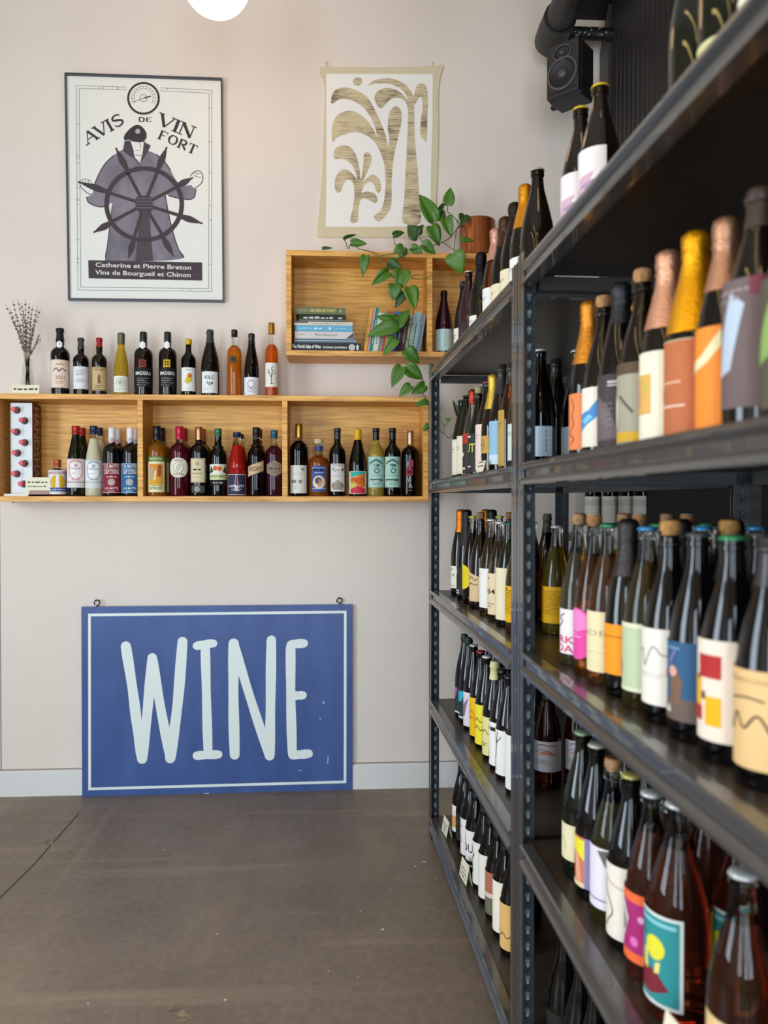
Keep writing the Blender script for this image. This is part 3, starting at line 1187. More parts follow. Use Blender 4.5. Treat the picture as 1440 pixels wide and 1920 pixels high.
wb(159.6, 192, 799, LOW_IN, 'flute', '*fff4cc', ('screw', '1d2744', .036), [(160.6, 863, 191.5, 904, 'dfe2e6', orn('a9b2bc', '4c5660')), (160.6, 906, 191.5, 915, 'd6d9d6', [])], 'clear vermouth bottle with navy cap and grey ornamental label', G2, second='clear vermouth bottle with navy cap behind the grey-labelled one')


def corse(col):
    return [('fr', .02, .018, 'd8d4d0'), ('r', .04, .80, .96, .81, 'e8e4e0', 2), ('t', 'L.N. MATTEI', .5, .85, .09, 'e8e4e0', .86), ('t', 'CAP CORSE', .5, .64, .13, 'e8e4e0', .9), ('sq', .2, .8, .53, 1, 'e8e4e0', .035), ('c', .5, .37, .11, 'd8d4d0', 2), ('o', .5, .37, .075, .02, col), ('c', .5, .37, .04, 'a8a4a0', 4), ('t', 'L.N. MATTEI', .5, .13, .07, 'e8e4e0', .8), ('sq', .3, .7, .06, 1, 'd8d4d0')]


for (a, b_, col, liq, ds, s2) in ((192.8, 226.8, '8e2436', 'black', 'dark aperitif bottle with red label and white paper over its neck', 'dark aperitif bottle with white paper neck behind the red-labelled one'),
                                  (227.5, 260, '2f6a96', 'black', 'dark aperitif bottle with blue label and white paper over its neck', 'dark aperitif bottle with white paper neck behind the blue-labelled one')):
    t = wb(a, b_, 802, LOW_IN, 'spirit', liq, ('capsule', 'dcdad6', .062), [(a + .6, 869, b_ - 1.4, 925, col, corse(col)), (a + 12, 819, a + 24, 833, 'd0b0b0' if col[0] == '8' else 'b8bcc8', [('sm', [(.2, .8), (.7, .5), (.4, .2)], .06, '8a6a70')], 'slant')], ds, G2, second=s2)
# second bay
wb(276, 312, 799, LOW_IN, 'spirit', '+d8821e', ('screw', '1b1b1d', .062), [(277.5, 857, 308, 865, '4f7f34', [('t', 'BORDIGA', .5, .25, .55, 'd8e0b8', .8)]), (278, 866, 307.5, 923, 'e6dfae', [('r', .07, .24, .93, .92, 'd98a34', 1), ('r', .07, .24, .93, .5, 'dba228', 2), ('p', [(.12, .4), (.3, .4), (.34, .8), (.2, .86), (.12, .7)], 'b8a48a', 3), ('p', [(.6, .5), (.8, .55), (.85, .86), (.66, .9), (.58, .7)], 'a8501e', 3), ('p', [(.35, .36), (.5, .42), (.55, .75), (.42, .7)], 'e8d098', 3), ('t', 'EXTRA DRY', .5, .09, .08, K, .8), ('sq', .15, .85, .2, 1, '8a7a50', .03)])], 'amber bottle with black cap, green band and orange picture label', G2, second='amber bottle with black cap behind the orange picture label one')
wb(318, 355, 800, LOW_IN, 'spirit', '+7a1028', ('screw', 'b01838', .058), [(318.5, 859, 351, 896, 'e4dcc8', [('o', .5, .5, .47, .02, 'd8ccb0'), ('o', .5, .5, .27, .02, '8a8478'), ('sm', [(.36, .36), (.45, .6), (.6, .66)], .03, '9a9488'), ('sm', [(.42, .32), (.55, .5), (.64, .62)], .03, '9a9488'), ('t', 'ROSA', .68, .13, .09, K, .26), ('t', 'COCCHI', .31, .13, .09, K, .3), ('t', 'AMERICANO', .5, .83, .07, K, .45)], 'o')], 'crimson bottle with round cream label and red cap', G2, second='crimson bottle with red cap behind the round-labelled one')
wb(355.5, 391, 801, LOW_IN, 'spirit', 'black', ('metal', 'b07a54', .058), [(357, 860, 383.5, 905, 'd8c8a2', [('fr', .025, .012, '7a6a4a'), ('c', .5, .78, .09, 'b0a080'), ('sq', .2, .8, .5, 1, K, .08), ('sq', .15, .85, .36, 1, '5a4a38', .04), ('sq', .2, .8, .2, 1, 'a89a78', .03)]), (359, 911, 383, 924, '4a4846', [('c', .45, .5, .4, '9a9690')])], 'dark amaro bottle with copper cap and tan label', G2, second='dark amaro bottle with copper cap behind the tan-labelled one')
wb(393, 425, 804, LOW_IN, 'ring', 'black', ('screw', '2f6a44', .036), [(393.5, 871, 424, 900, 'e4e2d4', [('c', .38, .74, .16, 'd4623a'), ('c', .58, .72, .16, 'd86a3c'), ('p', [(0, .4), (.2, .9), (.3, .5)], '3a4a2a', 1), ('p', [(1, .4), (.85, .95), (.7, .5)], '3a4a2a', 1), ('r', 0, 0, 1, .34, 'cfd8a4', 2), ('t', 'PASUBIO', .5, .14, .17, '4a5a2c', .8)]), (393.5, 900.5, 424, 910, '1c1b1a', [('sq', .2, .8, .35, 1, 'b8b4ac', .3)])], 'dark bottle with green cap and red fruit label', G2)
wb(425.5, 463.5, 811, LOW_IN, 'cone', '+ff2a22', ('screw', '1c2344', .022), [(427, 889, 460, 929, '2b2f45', [('fr', .025, .02, 'd8cfd4'), ('p', [(.38, .2), (.62, .2), (.6, .5), (.54, .95), (.46, .95), (.4, .5)], 'c8b8c4', 3), ('p', [(.43, .45), (.57, .45), (.53, .92), (.47, .92)], '7a3048', 4), ('t', 'CAPPELLETTI', .5, .38, .1, 'f0ecea', .88, 5), ('sq', .2, .8, .28, 2, 'c8c0c8', .035)])], 'bright red conical bottle with navy label', G2, second='bright red conical bottle behind the navy-labelled one')
wb(463.5, 498, 802, LOW_IN, 'ring', '3a0a10', ('screw', '121212', .044), [(464.5, 864, 493, 895, 'c8a67c', [('p', [(.06, .08), (.94, .44), (.94, .94), (.06, .58)], 'd0b088', 1), ('t', 'INSORTI', .5, .36, .26, '4a3020', .84, 3)], 'slant')], 'dark red amaro bottle with slanting tan label', G2, second='dark red amaro bottle behind the one with slanting label')
wb(498, 530.5, 807, LOW_IN, 'spirit', '+5a1030', ('screw', '1f4a66', .038), [(501, 864, 529, 894, '8a7c6a', [('sq', .1, .9, .42, 1, '5a4c3a', .16), ('sq', .25, .75, .25, 1, '6a5c4a', .06), ('sq', .3, .7, .75, 1, '6a5c4a', .06)], 'hex')], 'plum coloured bottle with teal cap and six-sided pewter label', G2)
# third bay
wb(543, 578, 795, LOW_IN, 'spirit', '1a0d08', ('metal', 'a5802e', .062), [(543.5, 873, 574, 925, 'dad9cc', [('c', .78, .86, .06, '9a9488'), ('sq', .06, .9, .74, 3, 'c4c2b4', .02), ('sq', .05, .95, .36, 1, '8a8478', .15), ('sq', .1, .6, .26, 1, 'a8a498', .02), ('c', .35, .18, .03, 'a8a498')])], 'dark vermouth bottle with tall gold cap and white label', G2)
wb(578.5, 617, 823, LOW_IN, 'spirit', '+c86418', ('stopper', 'c8b48a'), [(585.5, 874, 611, 922, '3d5490', [('sq', .1, .92, .8, 1, '141c3c', .11), ('sq', .2, .85, .72, 1, 'd8d4d8', .03), ('c', .5, .36, .26, 'd8c8b0'), ('c', .44, .42, .13, '5a4a5a', 3), ('p', [(.4, .2), (.6, .2), (.62, .4), (.52, .5)], 'c8905a', 4), ('r', 0, .1, 1, .12, 'c8ccd8', 3), ('r', 0, .9, 1, .92, 'c8ccd8', 3)])], 'amber whiskey bottle with cork stopper and blue label', G2)
wb(616.5, 648.5, 803, LOW_IN, 'bordeaux', 'black', ('capsule', '29282b', .05), [(620.5, 870, 646, 921.5, 'd8d3cc', [('t', 'MATTHIASSON', .5, .92, .05, '7a766e', .8), ('sm', [(.1, .76), (.2, .86), (.26, .74), (.5, .78), (.6, .75)], .02, K), ('c', .86, .78, .05, '8a2434'), ('sq', .15, .85, .58, 2, '9a968e', .02), ('c', .25, .2, .12, '8a8274'), ('c', .5, .3, .11, 'a49a8a'), ('c', .72, .2, .13, '8c8070'), ('p', [(.1, .06), (.9, .06), (.8, .2), (.5, .3), (.2, .2)], '9c8f80', 3)])], 'black bottle with white label of a pencil sketch', G2)
wb(653.5, 688, 805, LOW_IN, 'burgundy', 'black', ('wax', 'dba810', .054), [(655, 884, 687, 926, 'e0d8b8', [('p', [(.02, .98), (.98, .98), (.98, .9), (.02, .72)], '3aa49c', 1), ('p', [(.02, .7), (.98, .9), (.98, .3), (.02, .2)], 'e07a2c', 1), ('p', [(.02, .5), (.4, .6), (.4, .32), (.02, .22)], 'c8c05a', 2), ('p', [(.02, .2), (.5, .34), (.98, .22), (.98, .02), (.02, .02)], 'c8304a', 2), ('t', 'VERMOUTH', .5, .46, .24, 'b83c1c', .92)])], 'black bottle with yellow wax top and bright striped vermouth label', G2)


def teal(c1):
    return [('p', [(.04, .8), (.5, .94), (.96, .8), (.96, .74), (.5, .88), (.04, .74)], '4a6a68', 2), ('sq', .2, .8, .84, 1, '3a5654', .03), ('r', .34, .67, .72, .76, '3f5f5c', 2), ('sq', .38, .7, .69, 1, 'b8d0c4', .05), ('c', .55, .54, .09, '4a6a66'), ('c', .55, .54, .05, 'b8d0c4', 3), ('r', .04, .2, .96, .27, '3a4a4c', 2), ('sq', .1, .9, .21, 1, 'd8e0d8', .03), ('sq', .15, .85, .38, 1, '5a7a76', .025), ('sq', .3, .9, .12, 2, '5a7a76', .02)]


wb(689, 721, 803, LOW_IN, 'bordeaux', '+ecd05a', ('capsule', '17171a', .056), [(690.5, 857, 719, 914, 'a8cdbf', teal(1))], 'pale yellow bottle with black capsule and mint label', G2)
wb(720, 752, 803, LOW_IN, 'bordeaux', 'black', ('capsule', '141416', .05), [(721, 857, 750.5, 914, 'a8cdbf', teal(1))], 'black bottle with black capsule and mint label', G2)
wb(752, 787, 808, LOW_IN, 'spirit', '1d0608', ('metal', 'a98a70', .062), [(760, 862, 776, 922, None, [('t', 'V', .3, .78, .2, 'a8a4a4', .35), ('r', .55, .76, .9, .98, 'a83448', 1), ('r', .1, .5, .85, .72, 'a83448', 1), ('t', 'M', .5, .53, .17, '50101c', .5), ('t', 'VI', .4, .3, .17, 'b8a4a4', .5), ('t', 'A', .6, .12, .14, 'b8a4a4', .4), ('sq', .05, .95, .03, 1, 'a85a60', .03)])], 'dark bottle with champagne coloured cap and red block lettering', G2)
# upper box
wb(815.5, 849, 546, UP_IN, 'burgundy', 'plum', ('capsule', '1a1014', .03), [(816, 620, 848.5, 660, 'bcd3cf', [('s', [(.52, .86), (.58, .86)], .025, '6a8480'), ('s', [(.52, .75), (.58, .73)], .025, '6a8480'), ('s', [(.52, .63), (.58, .65)], .025, '6a8480'), ('s', [(.52, .52), (.58, .52)], .025, '6a8480'), ('s', [(.52, .41), (.58, .39)], .025, '6a8480'), ('s', [(.52, .3), (.58, .3)], .025, '6a8480'), ('s', [(.52, .2), (.58, .22)], .025, '6a8480')])], 'dark plum bottle with pale mint label in the upper oak box', 'bottles in the upper oak box', y=YF + .07)

# ================================================================ bottles on the racks
GR = 'wine bottles on the steel racks'
A_W, A_C = 'e9e4dc', 'e4d6b4'


def scr(col, y=.5, amp=.1):
    return ('sm', [(.12, y), (.22, y + amp), (.3, y - amp * .4), (.42, y + amp * .9), (.52, y - amp * .2), (.64, y + amp * .6), (.78, y - amp * .3), (.9, y + amp * .2)], .02, col)


def lb(w, h, z, col, *ops, shape='r'):
    return (w, h, z, 0, col, list(ops), shape)


PLACED = {}


def put_row(rk, zs, shelf, rows, xo, start, items, turn=5):
    """one bottle line along a rack; items: (column of the outline's edge, kind, h, r, glass, cap, labels, description, short name[, turn])"""
    last = start
    for it in items:
        u, kind, h, r, g, cap, labs, desc, short = it[:9]
        tn = it[9] if len(it) > 9 else turn
        y = rk.y_at(xo - r * .98, u)
        if last is not None:
            y = min(y, last[0] - last[1] - r - .0015)
        last = (y, r)
        d = -rk.b * math.cos(R(tn)) - rk.a * math.sin(R(tn))
        rz = math.atan2(d.x, -d.y)
        if cap and cap[0] == 'cork':
            h = h - .022
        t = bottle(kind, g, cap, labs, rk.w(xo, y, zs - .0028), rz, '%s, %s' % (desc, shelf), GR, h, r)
        for k in range(1, (it[10] if len(it) > 10 else rows) + 1):
            jx, jy = random.uniform(-.003, .003), random.uniform(-.0004, .0004)
            lab = '%s bottle %s, %s' % (short, ('in the second row', 'in the third row')[k - 1], shelf)
            dup(t, rk.w(xo + k * max(.098, 2 * r + .006) + jx, y + jy, zs - .0028), rz + random.uniform(-.3, .3), lab)


FS = ['top shelf of the farther rack', 'second shelf of the farther rack', 'third shelf of the farther rack', 'fourth shelf of the farther rack', 'bottom shelf of the farther rack']
NS = ['top shelf of the nearer rack', 'second shelf of the nearer rack', 'third shelf of the nearer rack', 'fourth shelf of the nearer rack', 'bottom shelf of the nearer rack']
BU, CH, BO = 'burgundy', 'champagne', 'bordeaux'
XO = .092
# ---- farther rack, top shelf
put_row(FAR, SH_F[0], FS[0], 0, XO, None, [
    (851, BU, .30, .037, 'black', ('capsule', '151515', .02), [lb(.07, .09, .03, 'e8e2d4', ('sq', .2, .8, .7, 3, K))], 'dark slim bottle with cream label beside the oak box', 'cream'),
    (860, BU, .31, .037, 'plum', ('crown', 'c8c2a8'), [lb(.08, .10, .02, '3a2a30', ('sq', .2, .8, .7, 3, '7a6a70'))], 'clear-necked plum bottle with dark ribbed label', 'plum'),
    (880, CH, .312, .04, 'green', ('foil', '1b1b1c', .07), [lb(.07, .06, .035, A_W, ('sq', .2, .8, .7, 2, K))], 'green sparkling bottle with black foil and white label', 'black foil'),
    (905, CH, .318, .041, 'b8611c', ('foil', 'c99a86', .10), [lb(.075, .10, .03, A_W, ('sq', .2, .8, .7, 2, '8a8a8a'))], 'amber sparkling bottle with rose gold foil', 'rose foil'),
    (921, CH, .312, .041, 'black', ('foil', '4a3220', .09), [lb(.075, .08, .03, A_C, ('sq', .2, .8, .7, 2, '8a8a8a'))], 'dark sparkling bottle with bronze foil', 'bronze foil'),
    (938, CH, .312, .041, 'black', ('foil', '28201a', .09), [lb(.075, .09, .03, A_C, ('sq', .2, .8, .7, 2, '8a8a8a'))], 'dark sparkling bottle with dark brown foil', 'brown foil'),
    (956, CH, .32, .041, 'green', ('foil', 'd08a12', .12), [lb(.075, .09, .03, A_W, ('sq', .2, .8, .7, 2, '8a8a8a'))], 'sparkling bottle with bright golden orange foil', 'gold foil'),
    (976, CH, .315, .043, 'brown', ('crown', 'b8a89c'), [], 'large dark brown bottle with silver crown cap', 'crown cap'),
])
# ---- farther rack, second shelf
put_row(FAR, SH_F[1], FS[1], 1, XO, None, [
    (848, BU, .305, .037, 'green', ('crown', '3a3a34'), [lb(.075, .135, .02, 'e6dfc8', ('fr', .03, .008, 'b8b09a'), ('sq', .2, .8, .7, 2, '9a927c'))], 'green bottle with plain cream label, first in line', 'cream-label first'),
    (857, BU, .31, .037, 'green', ('crown', '44443c'), [lb(.075, .14, .02, 'e6dfc4', ('fr', .03, .008, 'b8b09a'), ('sq', .2, .8, .7, 2, '9a927c'))], 'green bottle with plain cream label, next in line', 'cream-label next'),
    (868, BU, .315, .037, 'e8e0d4', ('foil', 'a8402e', .05), [lb(.08, .14, .02, '3a3434', ('r', 0, .74, 1, 1, 'b23424', 2), ('sq', .15, .9, .42, 1, 'e0d8d0', .15), ('r', .3, .08, .7, .14, 'd8d0c8', 2))], 'clear bottle with red foil and black red-topped label', 'red foil'),
    (878, BU, .312, .037, 'green', ('cork', 'c8b88c', 'c8c8a0'), [lb(.08, .13, .02, '34342e', ('t', 'DUT', .5, .52, .22, 'c8d04a', .85), ('r', .3, .9, .7, .95, 'd8d0c8', 2), ('r', .3, .12, .7, .16, 'd8d0c8', 2))], 'green bottle with swing cork and green-lettered black label', 'green-lettered'),
    (892, CH, .31, .038, 'brown', ('crown', 'b04a5a'), [lb(.08, .15, .02, 'e6cfc8', ('sq', .2, .8, .75, 2, 'b89a94'))], 'brown bottle with pink cap and pale pink label', 'pink-label'),
    (903, CH, .32, .038, 'brown', ('foil', 'd8b44a', .11), [lb(.085, .055, .07, 'c09a4a', ('o', .5, .5, .3, .05, '8a6a2a'), ('c', .5, .5, .14, '8a6a2a'))], 'brown sparkling bottle with gold foil and gold seal label', 'gold-seal'),
    (918, BU, .332, .038, 'brown', ('capsule', '2c2b2c', .09), [lb(.09, .13, .03, '8fb8d0', ('r', 0, 0, 1, .22, 'c8d8e0', 2), ('p', [(.1, .3), (.4, .35), (.42, .7), (.28, .85), (.12, .75)], '7a4a3a', 3), ('p', [(.1, .7), (.42, .7), (.36, .92), (.16, .92)], '3a3434', 4))], 'tall brown bottle with sky blue portrait label', 'blue portrait'),
    (935, BU, .315, .038, 'b8611c', ('capsule', '3a2a1c', .06), [lb(.05, .16, .02, 'b8934a', ('sq', .2, .8, .75, 2, '8a6a2a'))], 'amber bottle with narrow gold strip label', 'gold-strip'),
    (953, BU, .31, .038, 'green', ('capsule', '1c1c1c', .05), [lb(.08, .10, .03, 'cfd6d0', ('sq', .2, .8, .75, 2, '8a9a8a'))], 'green bottle with pale sage label', 'sage'),
    (985, BU, .30, .039, 'black', ('crown', 'd8d6d0'), [lb(.09, .075, .03, 'c9d8e2', ('s', [(.8, .86), (.8, .78)], .03, '3a444c'), ('s', [(.8, .72), (.8, .66)], .03, '3a444c'), ('s', [(.8, .56), (.8, .46)], .03, '3a444c'), ('s', [(.8, .4), (.8, .3)], .03, '3a444c'), ('s', [(.8, .24), (.8, .16)], .03, '3a444c'), ('s', [(.2, .1), (.2, .9)], .006, 'a8bcc8'), ('s', [(.4, .1), (.4, .9)], .006, 'a8bcc8'), ('s', [(.6, .1), (.6, .9)], .006, 'a8bcc8'))], 'black bottle with white crown cap and pale blue label', 'pale blue label', 55),
])
# ---- farther rack, third shelf
put_row(FAR, SH_F[2], FS[2], 1, XO, None, [
    (846, CH, .33, .038, 'black', ('foil', 'd27a22', .085), [lb(.085, .085, .03, 'e6dfcc', ('c', .35, .78, .07, 'a89c84'), ('c', .6, .85, .07, 'a89c84'), ('c', .45, .55, .07, 'a89c84'), ('c', .7, .6, .07, 'a89c84'), ('r', .2, .1, .8, .13, 'a89c84', 2))], 'dark sparkling bottle with orange foil and dotted cream label', 'dotted-label'),
    (857, CH, .33, .038, 'black', ('foil', '2b2a2b', .13), [lb(.085, .10, .02, '2c2b2d', ('o', .4, .84, .13, .03, 'c8c8c8'), ('r', .3, .12, .7, .17, 'c8c8c8', 2), ('r', .3, .03, .7, .08, 'c8c8c8', 2))], 'dark sparkling bottle with long black foil and white ring', 'white-ring'),
    (868, BU, .31, .038, '5a3620', ('crown', 'c8c832'), [lb(.09, .09, .05, None, ('c', .5, .5, .5, 'e2c81e'))], 'brown bottle with lime cap and yellow disc label', 'yellow-disc'),
    (881, CH, .325, .039, 'brown', ('cork', '8a5c3a', '6a4430'), [lb(.095, .115, .025, 'd9b98c', scr(K, .66, .12), scr(K, .5, .05), ('sq', .2, .6, .3, 1, '6a5434'), shape='diag')], 'brown bottle with slanting tan label and handwriting', 'slanted-tan'),
    (900, BU, .305, .039, '8a6a3a', ('crown', 'd8d8d4'), [lb(.085, .125, .025, A_W, ('sq', .3, .7, .85, 1, 'a8a49c'))], 'clear-necked bottle with plain white label and white cap', 'plain white'),
    (916, BU, .30, .039, '8a6a3a', ('crown', 'd0d2d0'), [lb(.09, .125, .02, 'dfc9a2', ('sq', .2, .65, .85, 1, '6a5a40', .05), ('t', '1034', .5, .5, .12, K, .7), ('sq', .1, .8, .25, 2, '8a7a58'))], 'bottle with numbered tan label and white cap', 'numbered tan'),
    (931, BU, .30, .039, 'green', ('crown', '2f6a58'), [lb(.085, .15, .02, 'e6d9b4')], 'bottle with blank cream label and green cap', 'blank cream', 5, 0),
    (949, BU, .300, .040, 'd89030', ('crown', '2f6a58'), [lb(.16, .10, .03, 'e0a80c', ('sq', .08, .92, .86, 12, '8a5a0a', .028), ('c', .2, .92, .04, 'a83a20'))], 'amber bottle with green cap and ochre label', 'ochre', 80, 0),
])
yl = [lb(.16, .10, .03, 'e0a80c', ('sq', .08, .92, .86, 12, '8a5a0a', .028), ('c', .2, .92, .04, 'a83a20'))]
put_row(FAR, SH_F[2], FS[2], 0, .29, None, [
    (1006, BU, .322, .037, 'black', ('capsule', '5a564a', .06), [], 'dark bottle with pewter capsule seen past the post', 'pewter'),
    (1062, BU, .315, .037, 'black', ('capsule', '5c584c', .06), [], 'second dark bottle with pewter capsule', 'pewter two', 75),
])
put_row(FAR, SH_F[2], FS[2], 0, .192, None, [
    (1018, BU, .295, .041, 'e8d050', ('crown', 'c8c8c4'), yl, 'yellow bottle with clear neck and ochre text label', 'yellow', 70),
])
# ---- farther rack, fourth shelf
put_row(FAR, SH_F[3], FS[3], 1, XO, None, [
    (854, BU, .31, .037, 'black', ('capsule', '1d2a26', .03), [lb(.085, .10, .015, '2a3a3c', ('p', [(.2, .55), (.5, .5), (.7, .95), (.4, 1)], 'c05a92', 3), ('r', .1, .04, .8, .1, 'c8d0d0', 2))], 'black bottle with pink mark on dark label', 'pink-mark'),
    (860, BU, .31, .037, 'black', ('capsule', '1f2e28', .03), [lb(.085, .11, .015, '2a3436', ('p', [(.1, .5), (.7, .6), (.9, .95), (.3, .9)], '34a8c4', 3), ('r', .1, .04, .8, .1, 'c8d0d0', 2), ('r', .1, .16, .6, .2, 'c8d0d0', 2))], 'black bottle with turquoise mark on dark label', 'turquoise-mark'),
    (870, BU, .30, .037, 'black', ('crown', 'b8b8b8'), [lb(.09, .12, .015, 'dccfd4', ('p', [(.1, .5), (.3, .9), (.5, .6), (.8, .85), (.6, .3), (.3, .2)], '8a7480', 3))], 'black bottle with silver cap and mauve sketch label', 'mauve sketch'),
    (882, BU, .30, .038, 'black', ('crown', 'a81f2a'), [lb(.09, .13, .015, 'e8b41c', scr('c8501c', .6, .12), scr('c8501c', .45, .1))], 'black bottle with red cap and golden yellow label', 'golden label'),
    (892, BU, .30, .039, 'black', ('crown', 'd8d4c8'), [lb(.095, .13, .015, 'e8d836', scr(K, .6, .1), scr(K, .4, .12))], 'black bottle with bright yellow handwritten label', 'bright yellow'),
    (906, BU, .305, .039, 'black', ('capsule', 'd9cf96', .055), [lb(.095, .12, .015, 'ded28e', scr(K, .6, .12), ('sq', .2, .8, .3, 2, K))], 'black bottle with pale straw capsule and straw label', 'straw capsule'),
    (919, BU, .30, .039, 'black', ('crown', '2a2a2a'), [lb(.095, .13, .015, A_W, ('sq', .15, .85, .8, 1, K, .09), ('p', [(.1, .1), (.5, .12), (.3, .4)], '3a3230', 3))], 'black bottle with white label and dark corner sketch', 'corner-sketch'),
    (931, BU, .30, .039, 'black', ('crown', '2a2a2a'), [lb(.095, .13, .015, A_W, ('s', [(.3, .2), (.5, .4), (.55, .7)], .03, K), ('s', [(.55, .7), (.4, .9)], .02, K), ('s', [(.55, .7), (.6, .95)], .02, K), ('s', [(.55, .7), (.75, .85)], .02, K), ('sm', [(.2, .1), (.4, .25), (.5, .08)], .03, K))], 'black bottle with white label and hand drawing', 'hand-drawing', 5, 0),
    (950, BU, .30, .039, 'black', ('crown', '2a2a2a'), [lb(.09, .15, .015, A_W)], 'black bottle with plain white label near the post', 'white', 5, 0),
])
sun = [lb(.10, .085, .05, 'dfdde0', ('sm', [(.2, .86), (.35, .9), (.6, .86), (.75, .88)], .03, 'a05a5a'), ('p', [(.2, .55), (.35, .68), (.5, .72), (.66, .62), (.72, .52), (.5, .58)], 'e89a80', 2), ('sm', [(.1, .6), (.4, .74), (.66, .58), (.95, .5)], .012, K), ('sq', .1, .6, .36, 3, '8a8a90', .025))]
put_row(FAR, SH_F[3], FS[3], 0, .185, None, [
    (1002, BU, .30, .040, '9a4a2c', ('crown', '4a4a4a'), sun, 'dark rose bottle with pale sunrise sketch label', 'sunrise', 75),
])
put_row(FAR, SH_F[3], FS[3], 0, .275, None, [
    (1060, BU, .30, .040, 'b8542c', ('crown', '4a4a4a'), sun, 'second dark rose bottle with sunrise label, partly hidden', 'sunrise', 80),
])
# ---- farther rack, bottom shelf
put_row(FAR, SH_F[4], FS[4], 1, XO, None, [
    (849, BU, .30, .037, 'black', ('capsule', '1a1a1a', .04), [lb(.085, .10, .03, 'e4e0d8', ('r', 0, .16, 1, .6, 'd8a050', 2), ('r', .3, .2, .45, .62, '4a3a20', 3))], 'black bottle with orange-banded white label', 'orange-banded'),
    (856, BU, .30, .037, 'black', ('capsule', '1a1a1a', .04), [lb(.08, .10, .03, '2a2826', ('sq', .2, .8, .7, 2, '5a6a4a'))], 'black bottle with dark label', 'dark-label'),
    (865, BU, .30, .038, 'black', ('capsule', '1a1a1a', .04), [lb(.09, .13, .02, 'e6dedc', ('sm', [(.3, .2), (.6, .4), (.3, .6), (.6, .8)], .03, 'c87a7a'))], 'black bottle with pink script on white label', 'pink-script'),
    (874, BU, .30, .038, 'black', ('capsule', '1a1a1a', .04), [lb(.095, .125, .02, A_W, ('t', 'LOU', .55, .4, .22, K, .7), ('sm', [(.2, .7), (.4, .85), (.5, .65)], .03, K), ('r', 0, .06, 1, .16, '1c1a1a', 2))], 'black bottle with large handwritten letters on white', 'large-letters'),
    (888, BU, .30, .039, 'black', ('capsule', '1a1a1a', .04), [lb(.095, .14, .02, 'e4e0d2', ('sm', [(.3, .15), (.5, .3), (.4, .5), (.6, .7)], .03, K))], 'black bottle with upright scribble on cream label', 'scribbled cream'),
    (899, BU, .30, .039, 'black', ('capsule', '1a1a1a', .04), [lb(.095, .14, .02, 'e8e2d4')], 'black bottle with blank ivory label', 'blank ivory'),
    (912, BU, .30, .039, 'black', ('capsule', '1a1a1a', .04), [lb(.095, .13, .02, 'b06a52', ('r', 0, 0, 1, .42, '6a6a52', 2), ('p', [(0, .36), (1, .42), (1, .52), (0, .48)], 'e0c0b4', 3))], 'black bottle with terracotta and moss landscape label', 'landscape'),
    (926, BU, .30, .039, 'black', ('capsule', '1a1a1a', .04), [lb(.095, .15, .02, 'ece4d0')], 'black bottle with tall plain cream label', 'tall cream', 5, 0),
    (940, BU, .30, .039, 'black', ('capsule', '1a1a1a', .04), [lb(.095, .13, .02, 'e6b66e', scr(K, .3, .1))], 'black bottle with apricot label by the post', 'apricot', 5, 0),
])
# ---- nearer rack, top shelf
bl = [lb(.12, .12, .03, 'e6dcd8', ('p', [(.1, .3), (.3, .5), (.45, .35), (.5, .55), (.8, .6), (.6, .2), (.3, .1)], 'cfa8b8', 2), ('p', [(.2, .08), (.6, .1), (.5, .25)], 'd8cc5a', 3), ('p', [(.5, .4), (.8, .3), (.9, .5)], 'a88aa8', 3))]
put_row(NEAR, SH_N[0], NS[0], 0, XO, None, [
    (1052, BU, .298, .041, 'brown', ('crown', 'd8b41c'), bl, 'brown yellow-capped bottle with blossom label, farther of two', 'blossom'),
    (1085, BU, .284, .042, 'brown', ('crown', 'd8b41c'), bl, 'brown yellow-capped bottle with blossom label, closer of two', 'blossom'),
    (1256, CH, .315, .043, 'green', ('crown', 'c8c8c0'), [lb(.10, .05, .012, 'c9c88e')], 'dark green bottle with low straw label, farther of two', 'straw'),
    (1304, CH, .315, .043, 'green', ('crown', 'c8c8c0'), [lb(.10, .062, .012, 'cdca94')], 'dark green bottle with low straw label, closer of two', 'straw'),
    (1388, BU, .30, .042, 'e0a050', ('crown', 'c8c8c0'), [lb(.12, .13, .05, 'e8dfca', ('p', [(.3, .2), (.5, .4), (.6, .2)], '5a4a40', 3))], 'orange wine bottle with ivory label at the frame edge', 'ivory'),
])
